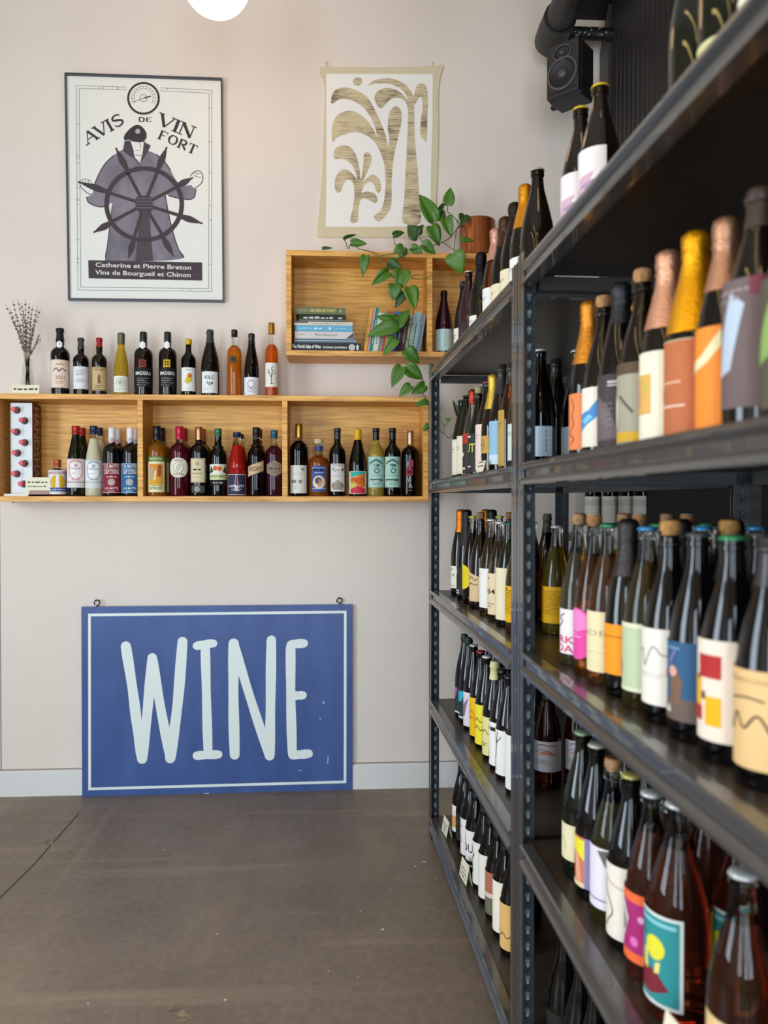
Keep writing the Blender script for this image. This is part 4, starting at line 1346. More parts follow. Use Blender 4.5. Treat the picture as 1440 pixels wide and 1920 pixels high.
# ---- nearer rack, second shelf
put_row(NEAR, SH_N[1], NS[1], 1, XO, None, [
    (1069, CH, .326, .040, 'black', ('foil', 'd08428', .13), [lb(.062, .115, .02, 'e8834e', ('sm', [(.45, .1), (.6, .2), (.35, .3), (.6, .45), (.5, .6), (.6, .75), (.5, .9)], .015, K))], 'sparkling bottle with orange foil and coral label', 'coral label', 14),
    (1088, BU, .316, .041, 'brown', ('cork', 'c08a58', '8a5c40'), [lb(.10, .115, .02, 'e6dcc8', ('p', [(.05, .35), (.2, .55), (.5, .62), (.7, .8), (.98, .9), (.85, .6), (.6, .45), (.3, .3), (.15, .22)], '4a86c0', 2), ('p', [(.3, .45), (.5, .55), (.6, .5), (.4, .38)], '7cc0dc', 3), ('p', [(.75, .7), (.98, .9), (.9, .66)], '9a94d0', 3))], 'brown bottle with cork top and blue splash label', 'blue-splash', 28),
    (1123, CH, .315, .042, 'black', ('foil', '343436', .075), [lb(.12, .135, .01, '45393a', ('r', .1, .86, .3, .89, 'c8c0b8', 2), ('r', .1, .82, .22, .84, 'c8c0b8', 2), ('r', .55, .88, .8, .91, 'c8c0b8', 2), ('r', .55, .84, .72, .86, 'c8c0b8', 2), ('p', [(.2, .1), (.75, .14), (.6, .5), (.35, .75), (.25, .5)], '6a5c5c', 2), ('sq', .25, .65, .6, 9, '8a7c7a', .018))], 'sparkling bottle with black foil and charcoal label', 'charcoal label', 26),
    (1160, BU, .313, .042, 'brown', ('cork', 'c08a58', 'a07050'), [lb(.105, .14, .01, 'a39a84', ('r', 0, .86, 1, 1, '5a4632', 2), ('r', .3, .04, 1, .16, 'd0a02c', 2), ('p', [(0, .2), (.35, .25), (.4, .5), (.25, .7), (0, .7)], 'd8d0bc', 3), ('s', [(.45, .6), (.7, .4)], .03, '4a4848'))], 'dark bottle with cork top and still life label', 'still-life', 16),
    (1203, CH, .312, .043, 'brown', ('foil', 'd39a7c', .125), [lb(.115, .14, .01, 'e9dfc4', ('r', .15, .3, .62, .75, 'd9a85a', 2), ('p', [(.2, .35), (.4, .4), (.35, .7), (.2, .65)], 'd8927a', 3), ('p', [(.4, .5), (.58, .6), (.5, .72)], 'c8b050', 3))], 'sparkling bottle with copper pink foil and ivory label', 'copper foil', 12),
    (1250, CH, .311, .043, 'black', ('foil', 'e09a0a', .15), [lb(.13, .14, .01, 'b9693f', ('r', .05, .55, .6, .57, 'e0b090', 2), ('r', .02, .3, .65, .32, 'e8c8b0', 2), ('p', [(.05, .36), (.3, .4), (.3, .5), (.1, .5)], 'd8842c', 3), ('r', 0, .99, 1, 1, 'd8c0a0', 2))], 'sparkling bottle with bright yellow foil and rust label', 'yellow foil', 20),
    (1309, CH, .30, .038, 'black', ('foil', 'b8876a', .10), [lb(.10, .14, .01, 'ee8a30', ('sm', [(.1, .3), (.3, .6), (.6, .7), (.9, .95)], .1, 'ecd9a8', 2), ('p', [(.05, .75), (.4, .95), (.1, .98)], 'd85a24', 3))], 'dark bottle with vivid orange label', 'vivid orange'),
    (1330, CH, .308, .044, 'brown', ('capsule', '3a2c24', .05), [lb(.10, .16, .03, '6d5a58', ('p', [(.3, .25), (.55, .3), (.75, .8), (.55, .9), (.4, .6)], 'b4c0cc', 2), ('sq', .2, .8, .9, 2, '9a8c8a', .03), ('r', .8, .86, 1, 1, '7a3a44', 2))], 'tall brown bottle with mauve label and pale feather mark', 'mauve'),
    (1408, BU, .31, .044, 'brown', ('capsule', '3a3a38', .05), [lb(.12, .15, .02, '5a5244', ('p', [(.2, .3), (.5, .4), (.8, .9), (.5, .8)], '8aa85a', 2))], 'brown bottle with leafy green label at the frame edge', 'leafy'),
])
# ---- nearer rack, third shelf
put_row(NEAR, SH_N[2], NS[2], 2, XO, None, [
    (1053, BU, .322, .040, 'd8c890', ('cork', 'b88a60', '6a2a44'), [lb(.095, .095, .025, 'ecdfe0', ('t', 'ORK', .48, .24, .16, 'c83a5a', .8), ('t', 'ODA', .45, .04, .16, 'c83a5a', .8), ('sm', [(.4, .6), (.55, .72), (.45, .8), (.6, .9)], .03, '4a444c')), ], 'clear bottle with cork top and white red-lettered label', 'red-lettered', 8),
    (1079, BU, .322, .040, 'd07a34', ('cork', 'b07a4c', 'd8d0c0'), [lb(.105, .105, .03, None, ('c', .5, .5, .5, 'e04a9c'), ('p', [(.1, .5), (.9, .62), (.85, .8), (.6, .97), (.3, .94), (.12, .72)], 'ec82bc', 3), ('sq', .35, .65, .55, 3, 'f0b0d4', .03))], 'orange wine bottle with cork top and round pink label', 'pink disc', 10),
    (1104, BU, .305, .041, 'e0a060', ('crown', '3a8a58'), [lb(.105, .115, .025, 'e6d6a8', ('t', 'RADE', .5, .6, .09, 'b8a884', .8), ('r', .1, .32, .95, .33, 'c0b088', 2))], 'rose bottle with green crown cap and cream label', 'green cap'),
    (1138, BU, .315, .041, 'black', ('foil', '3a3432', .10), [lb(.11, .09, .04, 'f0951a', ('r', .3, .74, .95, .77, 'b86a14', 2), ('p', [(.15, .5), (.3, .56), (.32, .44), (.22, .46)], '2a2018', 3))], 'dark bottle with bright orange label', 'bright orange'),
    (1170, BU, .305, .041, 'b8a050', ('crown', '3f8ab8'), [lb(.11, .115, .03, 'b9c4a0', ('r', 0, 0, 1, .06, 'dcd8b8', 2), ('r', 0, .93, 1, 1, 'dcd8b8', 2), ('p', [(.2, .2), (.34, .24), (.36, .38), (.27, .52), (.2, .4)], '5a8a9a', 3))], 'bottle with blue crown cap and sage droplet label', 'sage droplet', 14),
    (1203, BU, .318, .042, 'black', ('cork', 'c8904c', 'b8844c'), [lb(.115, .12, .03, 'e9ded0', ('sm', [(.2, .6), (.35, .72), (.4, .5), (.55, .76), (.7, .66), (.9, .7)], .018, '8a8280'), ('sq', .15, .8, .4, 2, 'c8beb0', .02))], 'dark bottle with white handwritten label', 'handwritten', 20),
    (1259, BU, .302, .042, 'black', ('crown', '4a4a48'), [lb(.105, .115, .03, '31587a', ('r', 0, 0, 1, .28, '6a584e', 2), ('p', [(.35, .2), (.5, .2), (.55, .5), (.45, .66), (.32, .52)], '7a5a44', 3), ('c', .38, .62, .07, 'd8a494', 4), ('p', [(.12, .2), (.22, .2), (.24, .48), (.15, .56)], 'b8bcae', 4), ('c', .18, .56, .05, 'c05a54', 5), ('s', [(.3, .7), (.42, .88)], .03, '8a7aa8'), ('p', [(.2, .08), (.36, .1), (.3, .2)], 'd0c8b8', 5), ('r', .1, .9, .5, .93, '6a90b0', 2))], 'dark bottle with blue painted picnic label', 'blue picture', 28),
    (1318, BU, .302, .043, 'black', ('crown', '3a8a58'), [lb(.100, .135, .03, 'ead6c2', ('r', .25, .62, .62, .85, 'b02a26', 2), ('r', .05, .33, .3, .62, 'e8ac12', 2), ('r', .05, .18, .32, .33, 'b03028', 3), ('r', .38, .15, .62, .44, 'e8ac12', 2), ('r', .22, .6, .28, .64, K, 4), ('r', .32, .40, .38, .48, K, 4))], 'dark bottle with white label of red and yellow squares', 'coloured-squares', 28),
    (1388, BU, .305, .043, 'black', ('capsule', '2e2a28', .06), [lb(.125, .12, .025, 'dcb47a', ('sm', [(.1, .35), (.2, .6), (.3, .35), (.4, .55), (.5, .4), (.65, .55), (.8, .3)], .025, '3a2c20'), ('sm', [(.2, .65), (.5, .72), (.7, .7)], .02, '3a2c20'), ('sq', .2, .9, .9, 2, '9a7c50', .015))], 'dark bottle with tan label and bold handwriting', 'bold tan', 14),
])
# ---- nearer rack, fourth shelf
put_row(NEAR, SH_N[3], NS[3], 1, XO, None, [
    (1058, BU, .305, .042, 'green', ('crown', '8a9a7a'), [lb(.105, .075, .04, 'e2d6ac', ('fr', .08, .012, 'c4c89a'), ('sm', [(.3, .3), (.5, .6), (.6, .3)], .02, 'b0b488'))], 'dark green bottle with plain straw coloured label', 'plain straw'),
    (1083, BU, .305, .042, 'black', ('crown', 'b8b4a0'), [lb(.115, .10, .025, 'c87a54', ('p', [(.05, .65), (.3, .95), (.62, .95), (.62, .55), (.35, .7)], 'e8d838', 2), ('p', [(.1, .15), (.55, .1), (.3, .6)], 'a03a2c', 3), ('p', [(.4, .12), (.56, .1), (.5, .6), (.35, .7)], 'e8a080', 3), ('r', .62, 0, .8, 1, '8a80aa', 2), ('r', .8, 0, 1, 1, 'd8c8b0', 2), ('r', 0, 0, .62, .1, 'e4c8a0', 4))], 'black bottle with yellow and rust geometric label', 'geometric', 18),
    (1112, BU, .305, .042, 'b8a850', ('cork', 'b88a60', 'a07050'), [lb(.12, .115, .03, 'e2d8de', ('p', [(.02, .2), (.14, .25), (.18, .8), (.06, .95)], '6a625e', 2), ('p', [(.6, .95), (.75, .7), (.85, .75), (.8, .98)], '6a625e', 2), ('r', .25, .13, .9, .16, '8a86a0', 2))], 'bottle with pinkish white label and dark side drawing', 'side-drawing', 10),
    (1142, BU, .305, .042, 'black', ('crown', 'b8b060'), [lb(.11, .13, .02, 'e8dccb', ('sm', [(.3, .75), (.35, .6), (.45, .5), (.52, .35), (.4, .2), (.35, .12)], .022, '6a5a50'), ('sm', [(.3, .8), (.6, .72), (.8, .7)], .012, '9a8a80'))], 'black bottle with cream label and flying bird sketch', 'bird-sketch', 18),
    (1175, BU, .305, .043, 'd87860', ('crown', 'c8c8c4'), [lb(.125, .115, .03, 'a82a6c', ('r', 0, 0, 1, .14, 'ee6a3a', 4), ('r', 0, .86, 1, 1, 'ee6a3a', 4), ('p', [(.05, .2), (.3, .3), (.4, .6), (.3, .8), (.05, .84)], 'c8c0bc', 2), ('c', .22, .5, .14, '8a8480', 3), ('c', .6, .65, .05, 'e0a0c8', 3), ('c', .5, .3, .07, 'e06ab0', 3), ('c', .75, .4, .04, 'e0a0c8', 3))], 'rose bottle with magenta and orange collage label', 'magenta collage', 28),
    (1218, BU, .325, .050, 'c86440', ('crown', 'c8c8c4'), [lb(.10, .14, .025, '2f8a8c', ('fr', .0, .035, 'dcdad4'), ('p', [(.1, .1), (.5, .1), (.8, .2), (.6, .36), (.3, .4), (.15, .5)], '7a2430', 2), ('c', .55, .62, .13, 'e2d838', 3), ('p', [(.15, .3), (.25, .28), (.22, .48), (.14, .5)], 'e6d878', 4), ('p', [(.32, .36), (.42, .34), (.4, .58), (.32, .56)], 'e6d878', 4), ('p', [(.55, .34), (.64, .36), (.66, .48), (.57, .46)], 'e6d878', 4), ('r', .1, .88, .9, .92, '8ac8cc', 3), ('p', [(.04, .55), (.3, .7), (.25, .9), (.04, .95)], '2a6a58', 2)), (.035, .14, .03, .118, 'c8900c', [])], 'big rose bottle with teal framed picture label', 'teal picture', 16),
    (1338, BU, .305, .044, 'b0603c', ('crown', 'c8c8c4'), [lb(.14, .10, .02, 'e0bd84', ('sq', .2, .8, .7, 1, '8a6a40'))], 'rose bottle with tan label at the frame edge', 'tan'),
])
put_row(NEAR, SH_N[3], NS[3], 0, XO + .10, None, [
    (1300, BU, .31, .044, '8a2a14', ('crown', 'c8c8c4'), [lb(.10, .13, .025, '2f6a6c', ('fr', .0, .035, 'dcdad4'), ('c', .55, .62, .13, 'e2d838', 3), ('p', [(.1, .1), (.5, .1), (.8, .2), (.3, .4)], '7a2430', 2))], 'rose bottle with teal picture label half hidden behind', 'teal', 40)][:0])
# ---- nearer rack, bottom shelf
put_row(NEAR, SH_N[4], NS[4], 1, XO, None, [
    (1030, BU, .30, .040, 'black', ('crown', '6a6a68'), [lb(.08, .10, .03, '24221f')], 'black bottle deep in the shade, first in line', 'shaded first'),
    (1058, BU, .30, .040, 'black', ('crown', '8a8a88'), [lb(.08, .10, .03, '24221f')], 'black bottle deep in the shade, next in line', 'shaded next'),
    (1084, BU, .30, .040, 'black', ('crown', '8a8a88'), [lb(.08, .10, .03, 'cfc6b0')], 'black bottle with silver cap, partly out of frame', 'silver cap'),
    (1118, BU, .30, .040, 'black', ('crown', '8a8a88'), [lb(.08, .10, .03, 'cfc6b0')], 'black bottle with silver cap near the tent card', 'tent card'),
])


# ---- folded price cards
def tent_card(loc, rz, label, w=.085, h=.05, sp=.03, lines=3):
    t = thing('price_card', label, 'price card', loc, rz, 'folded price cards on the racks')
    b = MB()
    for s in (-1, 1):
        b.add([(-w / 2, s * sp, 0), (w / 2, s * sp, 0), (w / 2, 0, h), (-w / 2, 0, h), (-w / 2, s * (sp - .0006), 0), (w / 2, s * (sp - .0006), 0), (w / 2, 0, h - .0008), (-w / 2, 0, h - .0008)],
              [(0, 1, 2, 3), (4, 5, 6, 7), (0, 1, 5, 4), (1, 2, 6, 5), (0, 3, 7, 4)])
    b.build('folded_card', mat('cream_card', 'e6dcc2', rough=.7), t, smooth=False)
    c = Canvas()
    for i in range(lines):
        pseudo(c, -w * .4, w * .38, .35 - .0 + i * 0 + (.036 - i * .012) - .35, .0055, '4a443c', 1)
    sl = math.hypot(sp, h)
    link('handwriting', c.mesh('handwriting', lambda u, v, l: (u, -sp * (1 - v / h) - .0004, v), None), t)
    return t


def card_on(rk, zs, x, u, turn, label, **k):
    d = -rk.b * math.cos(R(turn)) - rk.a * math.sin(R(turn))
    return tent_card(rk.w(x, rk.y_at(x, u), zs - .0028), math.atan2(d.x, -d.y), label, **k)


card_on(FAR, SH_F[1], .035, 904, 5, 'small folded price card on the second shelf of the farther rack', w=.07, h=.042, sp=.011, lines=2)
card_on(FAR, SH_F[4], .039, 838, 5, 'folded cream price card at the wall end of the bottom shelf', w=.075, h=.06, sp=.011)
card_on(FAR, SH_F[4], .039, 874, 5, 'folded cream price card mid way along the farther bottom shelf', w=.085, h=.065, sp=.011)
card_on(NEAR, SH_N[3], .037, 1278, 5, 'folded price card with only its tip in frame, nearer rack', w=.07, h=.06, sp=.010)

# ================================================================ WINE sign leaning on the wall
s_bl, s_br = on_z(154, 1494, 0), on_z(661, 1481, 0)
s_tl, s_tr = on_y(158, 1139.5, YW - .030), on_y(661.5, 1132, YW - .022)
ex = (s_br - s_bl)
sw = ex.length
ex.normalize()
ez = ((s_tl - s_bl) + (s_tr - s_br)).normalized()
en = ez.cross(ex).normalized()                          # into the wall
ez = ex.cross(en).normalized()
shh = ((s_tl - s_bl).length + (s_tr - s_br).length) / 2
sign = thing('painted_sign', 'large blue painted wooden sign reading WINE, leaning on the wall', 'sign', s_bl)
blue = mat('blue_sign_paint', '3a5288', rough=.33, spec=.5, noise=(5, '48619a', .35, .75, (1.5, 1, .5)), bump=(30, .05, (1, 1, .2)))
signwhite = mat('white_sign_paint', 'e3ebe6', rough=.4)
MS = Matrix((ex, en, ez)).transposed().to_4x4()
b = MB()
b.box(0, sw, 0, .018, 0, shh, 0, MS)
bo = b.build('board', blue, sign, smooth=False)


def sq_(Xz, Yz):                                         # position read off the enlarged photo -> board metres
    top = 100 - 18 * (Xz - 72) / 1293
    bot = 1010 - 33 * (Xz - 62) / 1303
    left = 72 - 10 * (Yz - 100) / 910
    right = 1365
    return ((Xz - left) / (right - left) * sw, (bot - Yz) / (bot - top) * shh)


c = Canvas()
k_ = sw / 1300


def brush(pts, w):
    pts = smooth_poly([sq_(*p) for p in pts], 6, False)
    c.stroke(pts, [w * k_ * (1 + .05 * math.sin(i * .9)) for i in range(len(pts))], signwhite, 2)


for pts, w in (([(278, 287), (308, 500), (330, 700), (348, 828)], 48), ([(348, 828), (376, 600), (402, 342)], 48), ([(402, 342), (440, 590), (482, 824)], 46), ([(482, 824), (520, 560), (546, 264)], 50),
               ([(614, 284), (655, 275), (693, 272)], 40), ([(654, 290), (658, 540), (663, 800)], 44), ([(610, 812), (660, 808), (712, 806)], 42),
               ([(790, 272), (787, 540), (791, 808)], 50), ([(790, 272), (870, 540), (958, 812)], 44), ([(960, 812), (966, 540), (971, 255)], 48),
               ([(1064, 292), (1064, 540), (1070, 800)], 46), ([(1066, 278), (1095, 272), (1128, 270)], 44), ([(1085, 522), (1105, 521), (1122, 520)], 42), ([(1072, 808), (1110, 806), (1150, 802)], 44)):
    brush(pts, w)
ln = 13 * k_
for p, q in (((110, 138), (1330, 118)), ((110, 138), (98, 972)), ((98, 972), (1328, 938)), ((1330, 118), (1328, 938))):
    p, q = sq_(*p), sq_(*q)
    d = Vector((q[0] - p[0], q[1] - p[1])).normalized() * ln / 2
    c.stroke([(p[0] - d.x, p[1] - d.y), (q[0] + d.x, q[1] + d.y)], ln, signwhite, 2, round_=False)
for (x0, y0, x1, y1) in ((1220, 548, 1228, 562), (1205, 628, 1208, 636), (1245, 815, 1243, 850), (1100, 884, 1112, 882), (640, 995, 665, 993)):
    c.stroke([sq_(x0, y0), sq_(x1, y1)], 3 * k_, signwhite, 1, False)
link('painted_lettering', c.mesh('painted_lettering', lambda u, v, l: MS @ Vector((u, -.0003 * l, v))), sign)
for (x, y) in ((143, 85), (1302, 70)):
    u, v = sq_(x, y)
    b = MB()
    rr = .0125
    b.tube([MS @ Vector((u + rr * math.cos(R(a)), .009, shh + .018 + rr * math.sin(R(a)))) for a in range(-80, 250, 22)], .0032, 8)
    b.tube([MS @ Vector((u, .009, shh - .004)), MS @ Vector((u, .009, shh + .008))], .0034, 8)
    b.build('screw_eye', mat('dark_iron', '2a2624', rough=.5, metal=.6), sign)

# ================================================================ framed poster
yp = YW - .022
pc = [on_y(u, v, yp) for u, v in ((127.5, 562.5), (420, 566), (416.5, 146), (121, 136))]      # bl br tr tl
po = thing('framed_poster', 'framed black and white poster of a sailor at a ship wheel', 'poster', (pc[0].x, YW, pc[0].z))
lp = [(p.x - pc[0].x, p.z - pc[0].z) for p in pc]


def bil(s, t, d=0.0):
    a = ((1 - t) * ((1 - s) * lp[0][0] + s * lp[1][0]) + t * ((1 - s) * lp[3][0] + s * lp[2][0]),
         (1 - t) * ((1 - s) * lp[0][1] + s * lp[1][1]) + t * ((1 - s) * lp[3][1] + s * lp[2][1]))
    return a


fm = mat('pewter_frame', '5c5f66', rough=.3, metal=.8)
fwid = .0085
cs = [Vector(p) for p in lp]
ctr = sum(cs, Vector((0, 0))) / 4
for i in range(4):
    p, q = cs[i], cs[(i + 1) % 4]
    pi_, qi = p + (ctr - p).normalized() * fwid * 1.35, q + (ctr - q).normalized() * fwid * 1.35
    b = MB()
    b.prism([tuple(p), tuple(q), tuple(qi), tuple(pi_)], -.024, -.002, 'y')
    o = b.build('frame_bar', fm, po, smooth=False)
b = MB()
b.prism([tuple(p + (ctr - p).normalized() * .006) for p in cs], -.012, -.004, 'y')
b.build('backing_board', mat('poster_paper', 'f4f1e6', rough=.6), po, smooth=False)
b = MB()
b.prism([tuple(p + (ctr - p).normalized() * .007) for p in cs], -.0185, -.0165, 'y')
b.build('glazing', CLEARPANE, po, smooth=False)
INK, GREY, PAP = '3c3438', mat('poster_grey_wash', '6a626c', rough=.6, noise=(7, '948d96', .3, .72, (1.2, 1, .8))), 'f4f1e6'


def pz(Xz, Yz):
    s = (Xz - (130 + (Yz - 65) * .0133)) / 1213
    t = 1 - (Yz - (62 + (Xz - 130) * .030 * (1 - (Yz - 65) / 1745) + (Xz - 150) * .012 * (Yz - 65) / 1745)) / 1747
    return bil(s, t)


def ppoly(pts, col, l=1, n=4):
    pts = smooth_poly(pts, n) if n else pts
    c.poly([pz(*p) for p in pts], col, l)


def pstroke(pts, w, col, l=1, n=0, rd=True):
    pts = smooth_poly(pts, n, False) if n else pts
    kk = (lp[1][0] - lp[0][0]) / 1213
    ws = [x * kk for x in w] if isinstance(w, (list, tuple)) else w * kk
    if isinstance(w, (list, tuple)) and n:
        m_ = len(pts)
        ws = []
        for i in range(m_):
            f = i / (m_ - 1) * (len(w) - 1)
            j = min(int(f), len(w) - 2)
            ws.append((w[j] + (w[j + 1] - w[j]) * (f - j)) * kk)
    c.stroke([pz(*p) for p in pts], ws, col, l, rd)


c = Canvas()
for off in (0, 22):
    x0, x1, y0, y1 = 213 + off, 1262 - off, 152 + off, 1738 - off
    for p, q in (((x0, y0), (600, y0 + 12)), ((862, y0 + 16), (x1, y0 + 34)), ((x0, y0), (x0 + 12, y1 - 10)), ((x0 + 12, y1 - 10), (x1 + 4, y1)), ((x1, y0 + 34), (x1 + 4, y1))):
        pstroke([p, q], 3.2, '6a6464', 1, 0, False)
for i in range(26):
    s_ = random.choice('tblr')
    f = random.uniform(.06, .94)
    if s_ in 'lr':
        x, y = (224 if s_ == 'l' else 1253), 190 + f * 1500
        pstroke([(x - 12, y), (x + 12, y + 8)], 3, '6a6464', 1, 0, False)
    else:
        x, y = 260 + f * 960, (172 if s_ == 't' else 1726)
        if s_ == 't' and 560 < x < 900:
            continue
        pstroke([(x, y - 10), (x + 8, y + 12)], 3, '6a6464', 1, 0, False)
# barometer
ppoly([(731 + 118 * math.cos(R(a)), 250 + 118 * math.sin(R(a))) for a in range(0, 360, 15)], PAP, 2, 0)
pstroke([(731 + 118 * math.cos(R(a)), 250 + 118 * math.sin(R(a))) for a in range(0, 361, 10)], 17, INK, 3, 0, False)
for rr, a0, a1, w in ((92, 150, 390, 2.5), (74, 150, 390, 2.5), (28, 0, 360, 4)):
    pstroke([(731 + rr * math.cos(R(a)), 248 + rr * math.sin(R(a))) for a in range(a0, a1 + 1, 10)], w, '5a5456', 3, 0, False)
for a in range(160, 390, 18):
    pstroke([(731 + 74 * math.cos(R(a)), 248 + 74 * math.sin(R(a))), (731 + 90 * math.cos(R(a)), 248 + 90 * math.sin(R(a)))], 3, '5a5456', 3, 0, False)
pstroke([(655, 278), (735, 248)], 4, INK, 4)
pstroke([(735, 248), (785, 234)], 10, INK, 4)
# coat
ppoly([(645, 640), (570, 645), (500, 690), (430, 760), (375, 860), (345, 940), (325, 995), (293, 1012), (305, 1050), (350, 1075), (410, 1086), (455, 1078), (480, 1055), (490, 1075),
       (482, 1150), (468, 1250), (452, 1370), (438, 1500), (560, 1502), (740, 1504), (900, 1500), (1048, 1478), (1010, 1415), (972, 1330), (948, 1230), (930, 1150), (912, 1060), (900, 990), (930, 1000),
       (985, 1018), (1060, 1028), (1120, 1018), (1138, 970), (1135, 930), (1100, 915), (1040, 925), (985, 880), (940, 800), (890, 730), (830, 680), (770, 655), (720, 660)], GREY, 1, 3)
pstroke([(500, 690), (430, 760), (375, 860), (345, 940)], 8, INK, 2, 4)
pstroke([(940, 800), (890, 730), (830, 680)], 8, INK, 2, 4)
pstroke([(293, 1012), (310, 1055), (380, 1084), (440, 1084)], 8, INK, 2, 4)
pstroke([(930, 1000), (1040, 1026), (1120, 1018), (1140, 950)], 8, INK, 2, 4)
pstroke([(490, 1075), (468, 1250), (438, 1500)], 6, INK, 2, 3)
pstroke([(900, 990), (940, 1200), (1000, 1400), (1048, 1478)], 8, INK, 2, 3)
# head, collar, cap
ppoly([(622, 575), (735, 578), (732, 640), (722, 690), (660, 685), (640, 640)], PAP, 3, 3)
ppoly([(655, 680), (720, 684), (704, 745), (668, 705)], PAP, 3, 0)
ppoly([(585, 578), (630, 574), (655, 650), (662, 715), (620, 690), (572, 655)], '4e464c', 4, 0)
ppoly([(735, 585), (788, 612), (765, 662), (712, 742), (722, 690)], '4e464c', 4, 0)
pstroke([(662, 715), (700, 760), (724, 820)], 5, INK, 4, 3)
pstroke([(700, 590), (712, 625), (705, 632)], 4, INK, 5, 0)
pstroke([(672, 650), (706, 652)], 3, INK, 5)
pstroke([(664, 686), (720, 690)], 5, INK, 5)
ppoly([(584, 572), (582, 540), (610, 500), (650, 466), (690, 453), (730, 478), (754, 520), (752, 560), (735, 572), (748, 580), (700, 588), (640, 580), (622, 568)], INK, 5, 3)
ppoly([(687 + 20 * math.cos(R(a)), 504 + 20 * math.sin(R(a))) for a in range(0, 360, 30)], 'b8b0ac', 6, 0)
# hands
ppoly([(242, 890), (270, 872), (310, 878), (335, 905), (345, 985), (322, 992), (275, 960), (245, 925)], PAP, 3, 3)
pstroke([(242, 890), (245, 925), (275, 960), (322, 992), (345, 980)], 6, INK, 4, 3)
for q in ([(262, 882), (272, 915)], [(282, 876), (295, 920)], [(304, 880), (315, 925)], [(242, 890), (270, 872), (310, 878), (335, 905)]):
    pstroke(q, 4, INK, 4, 2)
ppoly([(1095, 850), (1125, 815), (1170, 808), (1195, 855), (1180, 905), (1140, 940), (1100, 915)], PAP, 3, 3)
pstroke([(1095, 850), (1125, 815), (1170, 808), (1195, 855), (1180, 905), (1140, 935)], 6, INK, 4, 3)
for q in ([(1118, 826), (1150, 838)], [(1130, 815), (1168, 830)], [(1120, 845), (1180, 860)]):
    pstroke(q, 4, INK, 4, 2)
# wheel
WH, wc = '473c40', (738, 1066)
pstroke([(wc[0] + 292 * math.cos(R(a)), wc[1] + 276 * math.sin(R(a))) for a in range(0, 361, 6)], 36, WH, 5, 0, False)
for (x, y) in ((350, 1282), (232, 896), (520, 636), (911, 628), (1112, 862), (1188, 1212), (966, 1464), (618, 1474)):
    dx, dy = x - wc[0], y - wc[1]
    d = math.hypot(dx, dy)
    dx, dy = dx / d, dy / d
    pstroke([(wc[0] + dx * 60, wc[1] + dy * 60), (wc[0] + dx * 290, wc[1] + dy * 280)], 26, WH, 5, 0, False)
    pstroke([(wc[0] + dx * (285 + (d - 285) * f), wc[1] + dy * (285 + (d - 285) * f)) for f in (0, .2, .45, .7, .9, 1)], [30, 42, 54, 36, 14, 14], WH, 6, 3)
ppoly([(700, 1090), (775, 1090), (790, 1300), (808, 1505), (668, 1505), (690, 1300)], '54484c', 4, 0)
ppoly([(672, 1020), (700, 1002), (780, 1002), (800, 1030), (805, 1090), (790, 1125), (700, 1128), (672, 1090)], '4a4044', 7, 2)
for y in (1022, 1045, 1068, 1092):
    pstroke([(676, y), (802, y)], 8, '6e6266', 8, 0, False)
# banner and lettering
ppoly([(305, 1498), (1190, 1515), (1192, 1655), (308, 1638)], '4a3f45', 8, 0)
kk = (lp[1][0] - lp[0][0]) / 1213
for s_, x, y, w in (('Catherine et Pierre Breton', 733, 1560, 745), ('Vins de Bourgueil et Chinon', 730, 1618, 745)):
    u, v = pz(x, y)
    c.text(s_, u, v, 34 * kk, 'e6e0d6', 9, w=w * kk, bold=.02, ang=-R(.8))
# serif capitals built from brush strokes
GLY = {'A': ([((0, 0), (.5, 1), .10), ((.5, 1), (1, 0), .24), ((.2, .36), (.8, .36), .09)], [(0, 0), (1, 0)]),
       'V': ([((0, 1), (.5, 0), .24), ((.5, 0), (1, 1), .10)], [(0, 1), (1, 1)]), 'I': ([((.5, 0), (.5, 1), .26)], [(.5, 0), (.5, 1)]),
       'N': ([((.08, 0), (.08, 1), .10), ((.08, 1), (.92, 0), .25), ((.92, 0), (.92, 1), .10)], [(.08, 0), (.08, 1), (.92, 1)]),
       'F': ([((.2, 0), (.2, 1), .25), ((.2, .95), (.9, .95), .10), ((.2, .52), (.7, .52), .10), ((.88, .98), (.88, .74), .08)], [(.2, 0)]),
       'E': ([((.2, 0), (.2, 1), .25), ((.2, .95), (.9, .95), .10), ((.2, .52), (.7, .52), .10), ((.2, .05), (.95, .05), .10), ((.88, .98), (.88, .76), .08), ((.93, .02), (.93, .26), .08)], []),
       'T': ([((.5, 0), (.5, 1), .26), ((.02, .95), (.98, .95), .10), ((.05, .98), (.05, .72), .08), ((.95, .98), (.95, .72), .08)], [(.5, 0)]),
       'D': ([((.2, 0), (.2, 1), .25)], [], [(.2, .96), (.55, .96), (.88, .75), (.93, .5), (.88, .25), (.55, .04), (.2, .04)]),
       'R': ([((.2, 0), (.2, 1), .25), ((.5, .48), (.98, 0), .24)], [(.2, 0)], [(.2, .95), (.6, .95), (.8, .82), (.8, .62), (.6, .48), (.2, .48)]),
       'S': ([], [], [(.88, .78), (.75, .93), (.45, .97), (.18, .84), (.18, .66), (.5, .53), (.84, .36), (.84, .16), (.55, .03), (.25, .07), (.1, .24)]),
       'O': ([], [], [(.5, .97), (.2, .85), (.06, .5), (.2, .15), (.5, .03), (.8, .15), (.94, .5), (.8, .85), (.5, .97)])}


